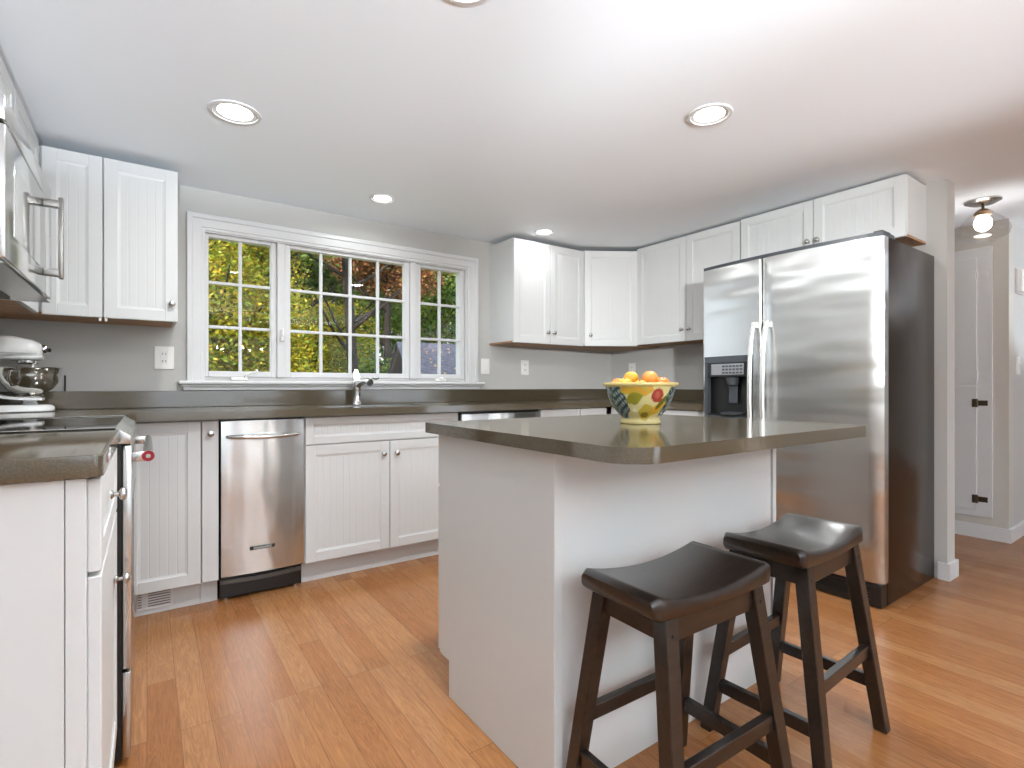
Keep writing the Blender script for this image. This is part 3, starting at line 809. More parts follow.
# left and right end panels, notched for the toe space
def endpanel(xa, xb):
    return MB().prism([(iy0+0.030, 0), (1.532, 0), (1.532, 0.122), (iy1, 0.122), (iy1, 0.870), (iy0+0.030, 0.870)], xa, xb, axis='x')
mk('end_panel', endpanel(ix0, ix0+0.0035), WHITE, t)
mk('end_panel', endpanel(ix1-0.0035, ix1), WHITE, t)
mk('corner_post', MB().box(ix0-0.002, ix0+0.026, iy0-0.006, iy0+0.0295, 0, 0.870, 0.002), WHITE, t)
mk('corner_post', MB().box(ix1-0.020, ix1+0.002, iy0-0.006, iy0+0.0295, 0, 0.870, 0.002), WHITE, t)
mk('back_panel', MB().box(ix0+0.027, ix1-0.026, iy0, iy0+0.0075, 0, 0.870, 0.001), WHITE, t)
door(t, (ix0+0.503+0.51, iy1, 0.125), (-1, 0), (0, 1), 0.49, 0.56, (0.03, 0.5))
door(t, (ix0+0.511, iy1, 0.125), (-1, 0), (0, 1), 0.507, 0.56, (0.47, 0.5))
door(t, (ix0+0.503+0.51, iy1, 0.695), (-1, 0), (0, 1), 0.49, 0.17, (0.245, 0.085), part='drawer_front')
door(t, (ix0+0.511, iy1, 0.695), (-1, 0), (0, 1), 0.507, 0.17, (0.25, 0.085), part='drawer_front')
mk('worktop_slab', MB().prism(rounded(0.781, 1.868, 0.700, 1.640, (.085, .020, .03, .012), 12), 0.8705, 0.905, bev=0.004), COUNTER, t, True)

# ---------------------------------------------------------------- stools
def make_stool(label):
    global ORG
    t = thing('bar_stool', label, 'stool', (0, 0, 0), 'dark saddle-seat stools at the island')
    hx, hy, th = 0.212, 0.114, 0.034
    zend = 0.605
    # seat
    def top(x): return zend - 0.028 + 0.028*(abs(x)/hx)**2.0
    secs = []
    n = 24
    for k in range(n+1):
        x = -hx + 2*hx*k/n
        inset = 0.0
        e = min(x+hx, hx-x)
        if e < 0.012: inset = 0.012 - math.sqrt(max(0, 0.012**2-(0.012-e)**2))
        zt = top(x) - inset; zb = zend - 0.028 - th + 0.010*(abs(x)/hx)**2 + inset
        y = hy - inset*0.6; r = 0.010
        prof = [(-y+r, zt), (y-r, zt), (y-r*0.3, zt-r*0.3), (y, zt-r), (y, zb+r*0.5), (y-r*0.5, zb), (-y+r*0.5, zb), (-y, zb+r*0.5), (-y, zt-r), (-y+r*0.3, zt-r*0.3)]
        secs.append([(x, a, b) for a, b in prof])
    mk('seat', MB().loft(secs), ESP, t, True, 60)
    # legs
    zl = 0.551
    def leg_c(sx, sy, z):
        s = 1 - z/zl
        return Vector((sx*(0.155 + 0.047*s), sy*(0.091 + 0.071*s), z))
    w_ = 0.019
    for sx in (-1, 1):
        for sy in (-1, 1):
            a = leg_c(sx, sy, 0); b = leg_c(sx, sy, zl)
            A_ = [a+Vector((dx*w_*0.92, dy*w_*0.92, 0)) for dx, dy in ((-1,-1),(1,-1),(1,1),(-1,1))]
            B_ = [b+Vector((dx*w_, dy*w_, 0)) for dx, dy in ((-1,-1),(1,-1),(1,1),(-1,1))]
            m_ = MB().hexa(A_, B_)
            bmesh.ops.bevel(m_.bm, geom=list(m_.bm.edges), offset=0.002, segments=1, affect='EDGES')
            lg = mk('leg', m_, ESP, t)
            c = leg_c(sx, sy, 0.515)
            mk('screw_cap', MB().cyl(c+Vector((sx*0, sy*(w_-0.001), 0)), c+Vector((0, sy*(w_+0.0012), 0)), 0.005, n=12), BLACK, lg)
    # aprons
    for sy in (-1, 1):
        a = leg_c(-1, sy, 0.52); b = leg_c(1, sy, 0.52)
        mk('apron', MB().box(a.x+w_, b.x-w_, a.y-0.009, a.y+0.009, 0.497, 0.5505, 0.001), ESP, t)
    for sx in (-1, 1):
        a = leg_c(sx, -1, 0.52); b = leg_c(sx, 1, 0.52)
        mk('apron', MB().box(a.x-0.009, a.x+0.009, a.y+w_, b.y-w_, 0.497, 0.5505, 0.001), ESP, t)
    # stretchers
    for sy in (-1, 1):
        a = leg_c(-1, sy, 0.245); b = leg_c(1, sy, 0.245)
        mk('stretcher', MB().box(a.x+w_*0.9, b.x-w_*0.9, a.y-0.010, a.y+0.010, 0.220, 0.256, 0.002), ESP, t)
    for sx in (-1, 1):
        a = leg_c(sx, -1, 0.14); b = leg_c(sx, 1, 0.14)
        mk('stretcher', MB().box(a.x-0.010, a.x+0.010, a.y+w_*0.9, b.y-w_*0.9, 0.122, 0.158, 0.002), ESP, t)
    return t
def children(o): return [c for c in bpy.data.objects if c.parent is o]
def copy_tree(o, parent=None):
    kids = children(o)
    c = o.copy(); COL.objects.link(c)
    if parent is not None: c.parent = parent
    for k in kids: copy_tree(k, c)
    return c
s1 = make_stool('dark brown saddle-seat stool nearest the camera, in front of the island')
s2 = copy_tree(s1)
s2['label'] = 'dark brown saddle-seat stool farther from the camera, nearer the refrigerator'
s1.location = (1.043, 0.792, 0); s1.rotation_euler = (0, 0, math.radians(-1.5))
s2.location = (1.594, 0.791, 0); s2.rotation_euler = (0, 0, math.radians(2.5))

# ---------------------------------------------------------------- fruit bowl
bx, by, bz = 1.362, 1.187, 0.905
t = thing('fruit_bowl', 'cream ceramic bowl painted with apples, leaves and blue grapes on the island', 'bowl', (bx, by, bz))
g = MB()
prof = [(0,0.004),(0.055,0.004),(0.058,0.0),(0.066,0.001),(0.068,0.006),(0.063,0.016),(0.066,0.024),(0.082,0.042),(0.097,0.066),(0.108,0.094),(0.114,0.118),(0.116,0.124),(0.121,0.125),(0.125,0.130),(0.124,0.136),(0.117,0.137),(0.111,0.128),(0.106,0.10),(0.092,0.062),(0.070,0.034),(0.0,0.026)]
# refine profile
pr = []
for (r0, h0), (r1, h1) in zip(prof[:-1], prof[1:]):
    k = max(1, int(math.hypot(r1-r0, h1-h0)/0.003))
    pr += [(r0+(r1-r0)*i/k, h0+(h1-h0)*i/k) for i in range(k)]
pr.append(prof[-1])
g.lathe(pr, (bx, by, bz), 220)
BOWL = mat('glazed_painted_ceramic', (226, 212, 160), 0.16)
bo = mk('bowl_body', g, BOWL, t, True, 60)
cream = (222, 205, 140)
def cfun(v):
    d = Vector((v.x, v.y)); z = v.z
    R = d.length
    fwd = Vector((-bx, -by)).normalized(); rt = Vector((math.cos(PSI), -math.sin(PSI)))
    a = math.atan2(d.dot(rt), d.dot(fwd))
    h = z/0.137
    inside = False
    if h > 0.90: return (224, 200, 128)
    if R < 0.052 : return cream
    # repeat the painting round the bowl, two and a bit times
    c = cream
    def blob(a0, h0, ra, rh, rot=0.0):
        da = (a-a0); da = (da+PI) % (2*PI) - PI
        dx, dh = da/ra, (h-h0)/rh
        x = (da*0.8)*math.cos(rot)+(h-h0)*math.sin(rot); y = -(da*0.8)*math.sin(rot)+(h-h0)*math.cos(rot)
        return (x/(ra*0.8))**2 + (y/rh)**2
    wob = 0.10*math.sin(23*a+7*h)+0.08*math.sin(31*h+5*a)
    for rep in (0, 2.3, -2.3):
        if blob(rep-0.95, 0.55, 0.36, 0.48, 0.10) < 1+wob and h > 0.12:
            c = (46, 66, 78) if math.sin(a*42)*math.sin(h*38+a*20) > -0.15 else (150, 165, 150)
        if blob(rep+1.0, 0.56, 0.30, 0.40, -0.25) < 1+wob and h > 0.12:
            c = (44, 62, 72) if math.sin(a*40)*math.sin(h*34-a*16) > -0.1 else (120, 140, 110)
        if blob(rep-0.30, 0.83, 0.42, 0.16) < 1+wob: c = (222, 160, 48) if math.sin(a*18+h*30) > 0 else (200, 170, 60)
        if blob(rep-0.40, 0.62, 0.22, 0.13, 0.5) < 1+wob: c = (150, 145, 40)
        if blob(rep-0.02, 0.28, 0.26, 0.20, 0.3) < 1+wob: c = (196, 168, 56)
        if blob(rep-0.06, 0.22, 0.16, 0.07) < 1+wob: c = (140, 118, 40)
        if blob(rep+0.48, 0.40, 0.30, 0.14, 0.55) < 1+wob: c = (220, 165, 50)
        if blob(rep+0.56, 0.53, 0.30, 0.07, 0.75) < 1+wob: c = (105, 105, 32)
        if blob(rep+0.32, 0.69, 0.23, 0.17) < 1+0.4*wob:
            c = (168, 62, 48)
            if blob(rep+0.30, 0.70, 0.10, 0.08) < 1: c = (188, 88, 66)
    return c
ca = bo.data.color_attributes.new('paint', 'FLOAT_COLOR', 'POINT')
for i, v in enumerate(bo.data.vertices):
    ca.data[i].color = lin(tuple(int(q*0.86) for q in cfun(v.co)))
at = nd(BOWL, 'ShaderNodeAttribute'); at.attribute_name = 'paint'
lk(BOWL, at.outputs['Color'], BOWL.node_tree.nodes['Principled BSDF'].inputs['Base Color'])

# fruit: laid out in camera-free bowl coordinates (along right / toward front)
rt = Vector((0.818, -0.575)); fw = Vector((-0.754, -0.657))
FR = [(-0.078, 0.010, 0.130, .030, (236, 150, 40), 'orange fruit at the left side of the painted bowl', 'orange'),
      (-0.048, 0.035, 0.128, .029, (246, 190, 50), 'yellow fruit lying low at the left front of the bowl', 'lemon'),
      (-0.030, -0.030, 0.143, .030, (240, 186, 44), 'yellow fruit highest in the bowl, left of its middle', 'lemon'),
      (-0.005, 0.045, 0.126, .028, (240, 178, 60), 'pale yellow fruit at the front middle of the bowl', 'lemon'),
      (0.010, -0.015, 0.134, .030, (234, 146, 50), 'deep orange fruit in the middle of the bowl', 'orange'),
      (0.045, 0.020, 0.132, .031, (236, 160, 78), 'pinkish peach at the right of the bowl middle', 'peach'),
      (0.040, -0.045, 0.136, .030, (238, 170, 60), 'yellow-orange fruit at the back right of the bowl', 'peach'),
      (0.070, 0.035, 0.127, .027, (238, 160, 70), 'small orange-yellow fruit at the right front rim of the bowl', 'peach'),
      (0.082, -0.008, 0.131, .031, (230, 132, 34), 'orange fruit at the far right side of the bowl', 'orange'),
      (-0.055, -0.060, 0.128, .029, (236, 150, 40), 'orange fruit at the back left of the bowl', 'orange'),
      (0.0, 0.0, 0.075, .036, (236, 150, 40), 'orange fruit buried at the bottom of the bowl', 'orange')]
FR = [list(f) for f in FR[:10]]
for f in FR: f[3] *= 0.86
for _ in range(400):
    for p_ in range(len(FR)):
        for q_ in range(p_+1, len(FR)):
            A_, B_ = FR[p_], FR[q_]
            d_ = Vector((B_[0]-A_[0], B_[1]-A_[1], B_[2]-A_[2])); gap = A_[3]+B_[3]+0.0015 - d_.length
            if gap > 0:
                d_ = d_.normalized()*gap*0.5
                for k_ in range(3): A_[k_] -= d_[k_]; B_[k_] += d_[k_]
    for A_ in FR:
        rr_ = math.hypot(A_[0], A_[1]); lim = 0.100 - A_[3] + max(0, A_[2]-0.125)*0.3
        if rr_ > lim: A_[0] *= lim/rr_; A_[1] *= lim/rr_
        A_[2] = min(max(A_[2], 0.118), 0.150)
for i, (a, b, z, r, c, lab, cat) in enumerate(FR):
    p = Vector((bx, by)) + rt*a + fw*b
    ORG = Vector((p.x, p.y, bz+z))
    g = MB().lathe([(0,-0.93*r)] + [(r*math.sin(PI*k/16), -r*0.95*math.cos(PI*k/16)) for k in range(1, 16)] + [(0.004, 0.90*r), (0,0.88*r)], (0,0,0), 24)
    fm = noise_mix(mat('fruit_skin', c, 0.45), (int(c[0]*.80), int(c[1]*.72), int(c[2]*.6)), (int(c[0]*.92), int(c[1]*.86), int(c[2]*.7)), 30)
    o = mk({'lemon': 'lemon', 'orange': 'orange_fruit', 'peach': 'peach'}[cat], g, fm, None, True, 80)
    o.location = (p.x, p.y, bz+z); o.rotation_euler = (random.uniform(-.5,.5), random.uniform(-.5,.5), random.uniform(0,6))
    tag(o, lab, 'fruit', 'fruit in the painted bowl')
    ORG = Vector((0, 0, 0)); 
    st = MB().cyl((0,0,0.88*r), (0,0,0.97*r), 0.0022, n=8)
    mk('stem', st, BRONZE, o)

# ---------------------------------------------------------------- stand mixer
cx_, cy_ = -0.432, 3.170
t = thing('stand_mixer', 'white stand mixer with steel bowl on the worktop in the left corner', 'mixer', (cx_, cy_, 0.9145))
def sect_x(x, cy, cz, ry, rz, n=24, p=2.4):
    out = []
    for k in range(n):
        a = 2*PI*k/n; c, s = math.cos(a), math.sin(a)
        out.append((cx_+x, cy_+cy + ry*math.copysign(abs(c)**(2/p), c), 0.9145+cz + rz*math.copysign(abs(s)**(2/p), s)))
    return out
def sect_z(z, cx, rx, ry, n=24, p=2.6):
    out = []
    for k in range(n):
        a = 2*PI*k/n; c, s = math.cos(a), math.sin(a)
        out.append((cx_+cx + rx*math.copysign(abs(c)**(2/p), c), cy_ + ry*math.copysign(abs(s)**(2/p), s), 0.9145+z))
    return out
mk('base', MB().loft([sect_z(0.0, -0.085, 0.165, 0.095), sect_z(0.004, -0.085, 0.170, 0.100), sect_z(0.020, -0.085, 0.170, 0.100), sect_z(0.029, -0.085, 0.162, 0.092), sect_z(0.032, -0.085, 0.145, 0.075)]), ENAMEL, t, True, 50)
mk('bowl_plate', MB().loft([[(cx_+x, cy_+y*w_, 0.9145+z+dz) for y, dz in ((-1,-.006),(1,-.006),(1,.006),(-1,.006))] for x, z, w_ in ((-0.185,.150,.036),(-0.155,.105,.042),(-0.12,.078,.046),(-0.08,.066,.052),(-0.03,.060,.058),(0.02,.058,.052),(0.045,.057,.036))]), ENAMEL, t, True, 50)
mk('bowl_foot', MB().lathe([(0,.0325),(.030,.0325),(.027,.037),(.023,.045),(.027,.0515),(0,.0515)], (cx_, cy_, 0.9145), 28), CHROME, t, True)
mk('column', MB().loft([sect_z(0.030, -0.175, 0.070, 0.072), sect_z(0.07, -0.185, 0.052, 0.058), sect_z(0.13, -0.195, 0.042, 0.047), sect_z(0.19, -0.195, 0.045, 0.047), sect_z(0.235, -0.185, 0.060, 0.052)]), ENAMEL, t, True, 50)
mk('motor_head', MB().loft([sect_x(-0.262, 0, 0.285, 0.012, 0.012), sect_x(-0.255, 0, 0.285, 0.038, 0.032), sect_x(-0.235, 0, 0.285, 0.054, 0.045), sect_x(-0.18, 0, 0.286, 0.062, 0.053), sect_x(-0.08, 0, 0.287, 0.064, 0.055), sect_x(-0.03, 0, 0.284, 0.060, 0.053), sect_x(0.010, 0, 0.279, 0.053, 0.047), sect_x(0.033, 0, 0.276, 0.042, 0.036), sect_x(0.043, 0, 0.274, 0.026, 0.024)]), ENAMEL, t, True, 50)
mk('trim_band', MB().loft([sect_x(-0.24, 0, 0.262, 0.052, 0.0035), sect_x(-0.1, 0, 0.262, 0.0655, 0.0035), sect_x(-0.02, 0, 0.262, 0.061, 0.0035), sect_x(0.028, 0, 0.262, 0.047, 0.0035)]), CHROME, t, True)
mk('lower_head', MB().loft([sect_x(-0.10, 0, 0.245, 0.040, 0.014), sect_x(-0.04, 0, 0.243, 0.052, 0.016), sect_x(0.02, 0, 0.243, 0.046, 0.014), sect_x(0.046, 0, 0.245, 0.03, 0.010)]), ENAMEL, t, True, 50)
mk('planetary_ring', MB().lathe([(0,0),(0.034,0),(0.036,0.004),(0.036,0.016),(0,0.016)], (cx_-0.008, cy_, 0.9145+0.213), 28), CHROME, t, True)
mk('attachment_hub', MB().lathe([(0,0),(0.019,0),(0.019,0.012),(0.016,0.018),(0.010,0.019),(0,0.019)], (cx_+0.040, cy_, 0.9145+0.284), 24, (1,0,0)), CHROME, t, True)
mk('hub_knob', MB().lathe([(0,0),(0.004,0),(0.004,0.012),(0.009,0.014),(0.009,0.022),(0,0.024)], (cx_+0.052, cy_-0.012, 0.9145+0.278), 16, (0.8,-0.6,0)), BLACK, t, True)
mk('speed_lever', MB().lathe([(0,0),(0.003,0),(0.003,0.014),(0.006,0.016),(0.006,0.022),(0,0.023)], (cx_-0.10, cy_-0.060, 0.9145+0.285), 14, (0,-1,0)), BLACK, t, True)
bw = mk('mixing_bowl', MB().lathe([(0,0.066),(0.045,0.066),(0.047,0.070),(0.040,0.078),(0.052,0.084),(0.078,0.102),(0.099,0.132),(0.108,0.165),(0.110,0.193),(0.114,0.196),(0.112,0.199),(0.107,0.196),(0.105,0.165),(0.096,0.134),(0.076,0.105),(0.05,0.088),(0,0.086)], (cx_, cy_, 0.9145), 48), mat('polished_bowl_steel', (205, 203, 198), 0.12, 1.0), t, True, 50)
mk('bowl_handle', MB().tube([(cx_-0.03, cy_-0.105, 0.9145+0.182), (cx_-0.045, cy_-0.14, 0.9145+0.178), (cx_-0.047, cy_-0.15, 0.9145+0.150), (cx_-0.040, cy_-0.135, 0.9145+0.118), (cx_-0.03, cy_-0.090, 0.9145+0.122)], 0.005, 10), CHROME, bw, True)
bt = MB().cyl((cx_+0.01, cy_, 0.9145+0.125), (cx_+0.01, cy_, 0.9145+0.216), 0.006)
bt.tube([(cx_+0.01, cy_-0.0, 1.045), (cx_+0.01, cy_-0.045, 1.04), (cx_+0.01, cy_-0.05, 1.015), (cx_+0.01, cy_, 1.006), (cx_+0.01, cy_+0.05, 1.015), (cx_+0.01, cy_+0.045, 1.04), (cx_+0.01, cy_, 1.045)], 0.004, 8)
mk('beater', bt, CHROME, t, True)
# cord hanging on the wall
tag(mk('power_cord', MB().tube([(-0.330, YB-0.005, 1.082), (-0.330, YB-0.006, 1.05), (-0.330, YB-0.006, 1.0055)], 0.0035, 8), BLACK, None, True), 'short black power cord on the wall just above the backsplash beside the mixer', 'cord')

# ---------------------------------------------------------------- switches and outlets
def plate(name, label, cat, p, u, n, wd, ht, gang, grp='white wall plates'):
    t = thing(name, label, cat, p, grp)
    M = frame_M(p, u, n)
    mk('cover_plate', MB(M).box(-wd/2, wd/2, 0, 0.006, -ht/2, ht/2, 0.002), PLASTIC, t)
    for k, kind in enumerate(gang):
        cx = (k-(len(gang)-1)/2)*0.046
        if kind == 'rocker':
            mk('rocker', MB(M).box(cx-0.016, cx+0.016, 0.006, 0.010, -0.032, 0.032, 0.002), PLASTIC, t)
        elif kind == 'toggle':
            mk('toggle', MB(M).box(cx-0.005, cx+0.005, 0.006, 0.016, -0.004, 0.012, 0.002), PLASTIC, t)
        else:
            for dz in (-0.02, 0.02):
                r = mk('receptacle', MB(M).box(cx-0.016, cx+0.016, 0.006, 0.008, dz-0.014, dz+0.014, 0.003), PLASTIC, t)
                mk('slot', MB(M).box(cx-0.008, cx-0.005, 0.0075, 0.0084, dz-0.004, dz+0.007).box(cx+0.005, cx+0.008, 0.0075, 0.0084, dz-0.004, dz+0.007), BLACK, r)
    return t
plate('outlet', 'white wall plate with outlet between left wall cabinets and window', 'outlet', (0.076, YB, 1.182), (1,0), (0,-1), 0.088, 0.122, ['outlet'])
plate('light_switch', 'white rocker switch plate just right of the window', 'switch', (2.113, YB, 1.180), (1,0), (0,-1), 0.078, 0.118, ['rocker'])
plate('outlet', 'white outlet under the two-door cabinet right of the window', 'outlet', (2.490, YB, 1.178), (1,0), (0,-1), 0.075, 0.118, ['outlet'])
plate('outlet', 'white outlet on the right wall just above the fruit bowl', 'outlet', (XR, 3.115, 1.170), (0,-1), (-1,0), 0.075, 0.118, ['outlet'])
plate('light_switch', 'white toggle switch on the hall wall corner at the right edge', 'switch', (4.850, 0.92, 1.17), (1,0), (0,-1), 0.080, 0.125, ['toggle'])
t = thing('door_chime', 'white chime box high on the hall wall at the right edge', 'chime', (4.86, 0.92, 1.74))
mk('chime_cover', MB().box(4.79, 4.95, 0.885, 0.9195, 1.665, 1.815, 0.004), PLASTIC, t, True)
mk('chime_base', MB().box(4.782, 4.958, 0.907, 0.9198, 1.657, 1.823, 0.003), TRIM, t)

# ---------------------------------------------------------------- hall cupboard (built into the wall)
t = thing('hall_cupboard', 'white built-in cupboard with two stacked doors on the hall wall', 'cupboard', (4.62, 1.4, 0.14))
mk('cupboard_frame', MB().box(4.612, 4.6298, 0.998, 1.80, 0.145, 1.965, 0.002), TRIM, t)
up = mk('door', MB().box(4.604, 4.6118, 1.076, 1.72, 1.045, 1.90, 0.002), TRIM, t)
lo = mk('door', MB().box(4.604, 4.6118, 1.076, 1.72, 0.190, 1.030, 0.002), TRIM, t)
for z, par, m_ in ((1.78, up, TRIM), (1.10, up, TRIM), (0.915, lo, BRONZE), (0.265, lo, BRONZE)):
    h = MB().box(4.598, 4.604, 1.080, 1.100, z-0.028, z+0.028, 0.001).box(4.606, 4.612, 1.020, 1.072, z-0.018, z+0.018, 0.001).cyl((4.601, 1.074, z-0.028), (4.601, 1.074, z+0.028), 0.006, n=10)
    o = mk('hinge', h, m_, par)
    if m_ is BRONZE: o['label'] = 'dark bronze hinge'

# ---------------------------------------------------------------- lights
def can(label, x, y, r, p=1.0):
    t = thing('recessed_light', label, 'light', (x, y, ZC), 'recessed ceiling lights')
    mk('trim_ring', MB().lathe([(r*0.80, 0.0), (r*0.84, -0.006), (r*0.97, -0.005), (r, -0.0008), (r, 0.0), (r*0.80, 0.0)], (x, y, ZC-0.0005), 40), TRIM, t, True)
    mk('diffuser', MB().lathe([(0, -0.0030), (r*0.60, -0.0028), (r*0.66, -0.0010), (r*0.66, -0.0004), (0, -0.0004)], (x, y, ZC), 40), LAMP, t, True)
    mk('baffle', MB().lathe([(r*0.66, -0.0008), (r*0.80, -0.0030), (r*0.80, -0.0008)], (x, y, ZC-0.0003), 40), TRIM, t, True)
    l = add_light('can_lamp', 'AREA', (x, y, ZC-0.012), CAN_W*p, (0.95, 0.98, 1.0), shape='DISK', size=r*1.3, spread=math.radians(170))
    return t
can('round recessed ceiling light nearest the left cabinets', 0.290, 2.350, 0.097, 0.5)
can('round recessed ceiling light in front of the refrigerator', 1.866, 1.265, 0.088)
can('round recessed ceiling light in front of the kitchen window', 1.130, 2.930, 0.075, 0.22)
can('round recessed ceiling light close above the cabinets right of the window', 2.320, 2.905, 0.072, 0.07)
can('round recessed ceiling light cut by the top edge of the view', 0.704, 1.227, 0.088)

# hall ceiling light
hx_, hy_ = 4.06, 0.92
t = thing('ceiling_light', 'glass globe ceiling light hanging in the hall', 'ceiling light', (hx_, hy_, ZC))
mk('canopy', MB().lathe([(0,0),(0.085,0),(0.085,-0.008),(0.055,-0.022),(0.012,-0.028),(0,-0.028)], (hx_, hy_, ZC-0.0005), 32), NICKEL, t, True)
mk('stem', MB().cyl((hx_, hy_, ZC-0.028), (hx_, hy_, ZC-0.055), 0.007), BRONZE, t, True)
mk('socket', MB().lathe([(0,0),(0.020,0),(0.044,-0.020),(0.038,-0.040),(0,-0.040)], (hx_, hy_, ZC-0.052), 24), mat('brass_socket', (190, 160, 130), 0.3, 0.8), t, True)
mk('glass_shade', MB().lathe([(0.036,-0.062),(0.055,-0.085),(0.092,-0.118),(0.118,-0.155),(0.125,-0.182),(0.116,-0.210),(0.090,-0.232),(0.05,-0.246),(0,-0.250)], (hx_, hy_, ZC), 40), GLOBE, t, True, 80)
mk('bulb', MB().ellip((hx_, hy_, ZC-0.135), (0.042, 0.042, 0.048)), BULB, t, True)
add_light('hall_lamp', 'POINT', (hx_, hy_, ZC-0.135), HALL_W, (0.95, 0.98, 1.0), shadow_soft_size=0.035)

# chandelier over the dining area, mirrored in the window glass
hx_, hy_ = 1.07, -1.50
t = thing('chandelier', 'five-arm candle chandelier over the dining area, mirrored in the window', 'chandelier', (hx_, hy_, ZC))
mk('canopy', MB().lathe([(0,0),(0.06,0),(0.055,-0.015),(0.01,-0.03),(0,-0.03)], (hx_, hy_, ZC-0.0005), 24), BRONZE, t, True)
mk('stem', MB().tube([(hx_, hy_, ZC-0.03), (hx_, hy_, 1.50)], [0.006, 0.006], 8).ellip((hx_, hy_, 1.50), (0.035, 0.035, 0.05)), BRONZE, t, True)
for k in range(5):
    a = 2*PI*k/5 + 0.3
    c, s = math.cos(a), math.sin(a)
    ar = MB().tube([(hx_, hy_, 1.48), (hx_+0.12*c, hy_+0.12*s, 1.43), (hx_+0.24*c, hy_+0.24*s, 1.44), (hx_+0.30*c, hy_+0.30*s, 1.49)], 0.006, 8)
    ar.lathe([(0,0),(0.022,0),(0.026,0.006),(0.009,0.008),(0.009,0.05),(0,0.05)], (hx_+0.30*c, hy_+0.30*s, 1.485), 16)
    o = mk('arm', ar, BRONZE, t, True)
    mk('bulb', MB().ellip((hx_+0.30*c, hy_+0.30*s, 1.56), (0.012, 0.012, 0.026), 12, 8), CANDLE, o, True)
    add_light('candle_lamp', 'POINT', (hx_+0.30*c, hy_+0.30*s, 1.56), CHAND_W, (1.0, 0.98, 0.95), shadow_soft_size=0.02)

# unseen lamps added behind the camera to brighten ceiling and hall, floor-lamp shaped
for k, (lx, ly, pw, aim, lab) in enumerate(((-0.30, -2.9, 1.15, (0.05, 0.67, 0.72), 'added slim bronze uplight behind the camera, by the left wall of the dining area'),
                                   (2.4, -3.2, 0.62, (-0.28, 0.66, 0.70), 'added slim bronze uplight behind the camera, between dining and living area'),
                                   (5.6, -1.6, 0.22, (0.0, 0.72, 0.60), 'added slim bronze uplight behind the camera, near the entry wall'))):
    t = thing('added_fill_lamp', lab, 'added lamp', (lx, ly, 0), 'added fill lamps behind the camera')
    ax = Vector(aim).normalized()
    mk('base', MB().lathe([(0,0),(0.13,0),(0.13,0.012),(0.02,0.03),(0,0.03)], (lx, ly, 0), 28), BRONZE, t, True)
    mk('pole', MB().cyl((lx, ly, 0.03), (lx, ly, 0.93), 0.011), BRONZE, t, True)
    mk('lamp_shade', MB().lathe([(0,-0.09),(0.04,-0.085),(0.075,-0.02),(0.085,0.0),(0.080,0.0),(0.070,-0.02),(0.036,-0.08),(0,-0.082)], (lx, ly, 0.96), 32, ax), BRONZE, t, True)
    l = add_light('added_uplight', 'SPOT', Vector((lx, ly, 0.96)) + ax*0.01, UP_W*pw, (0.86, 0.955, 1.05), spot_size=math.radians(78), spot_blend=0.22, shadow_soft_size=0.06)
    l.rotation_euler = (-ax).to_track_quat('Z', 'Y').to_euler()

# tall unseen lamp added behind the camera to brighten the right wall cabinets
lx, ly, lz = -0.50, -1.6, 1.62
t = thing('added_fill_lamp', 'added tall bronze fill lamp behind the camera, by the left wall', 'added lamp', (lx, ly, 0), 'added fill lamps behind the camera')
ax = (Vector((3.2, 2.5, 1.93)) - Vector((lx, ly, lz))).normalized()
mk('base', MB().lathe([(0,0),(0.13,0),(0.13,0.012),(0.02,0.03),(0,0.03)], (lx, ly, 0), 28), BRONZE, t, True)
mk('pole', MB().cyl((lx, ly, 0.03), (lx, ly, lz-0.03), 0.011), BRONZE, t, True)
mk('lamp_shade', MB().lathe([(0,-0.11),(0.04,-0.10),(0.06,-0.03),(0.065,0.0),(0.060,0.0),(0.055,-0.03),(0.036,-0.092),(0,-0.10)], (lx, ly, lz), 32, ax), BRONZE, t, True)
l = add_light('added_fill_spot', 'SPOT', Vector((lx, ly, lz)) + ax*0.01, FILL_W, (0.95, 0.98, 1.0), spot_size=math.radians(37), spot_blend=0.8, shadow_soft_size=0.06)
l.rotation_euler = (-ax).to_track_quat('Z', 'Y').to_euler()

# ---------------------------------------------------------------- outdoors
def leafmat(name, cols):
    m = mat(name, cols[0], 0.55)
    b = m.node_tree.nodes['Principled BSDF']
    g = nd(m, 'ShaderNodeNewGeometry'); cr = nd(m, 'ShaderNodeValToRGB')
    e = cr.color_ramp.elements
    e[0].color = lin(cols[0]); e[1].color = lin(cols[-1]); e[1].position = 1
    for i, c in enumerate(cols[1:-1]):
        x = e.new((i+1)/(len(cols)-1)); x.color = lin(c)
    lk(m, g.outputs['Random Per Island'], cr.inputs[0]); lk(m, cr.outputs[0], b.inputs['Base Color'])
    b.inputs['Transmission Weight'].default_value = 0.0
    tr = nd(m, 'ShaderNodeBsdfTranslucent'); mx = nd(m, 'ShaderNodeMixShader'); mx.inputs[0].default_value = 0.35
    out = [n_ for n_ in m.node_tree.nodes if n_.type == 'OUTPUT_MATERIAL'][0]
    lk(m, cr.outputs[0], tr.inputs[0]); lk(m, b.outputs[0], mx.inputs[1]); lk(m, tr.outputs[0], mx.inputs[2]); lk(m, mx.outputs[0], out.inputs[0])
    return m
YEL = leafmat('yellow_green_leaves', [(112, 136, 36), (160, 170, 44), (210, 182, 48), (104, 132, 48), (186, 138, 44)])
GRN = leafmat('green_leaves', [(60, 92, 38), (96, 128, 44), (130, 150, 55), (80, 115, 60), (150, 150, 55)])
RUS = leafmat('russet_leaves', [(130, 80, 50), (165, 95, 60), (120, 110, 60), (180, 130, 80), (100, 90, 50)])
BARK = noise_mix(mat('bark', (40, 32, 26), 0.9), (26, 21, 17), (54, 44, 36), 14, (3, 3, 0.6))
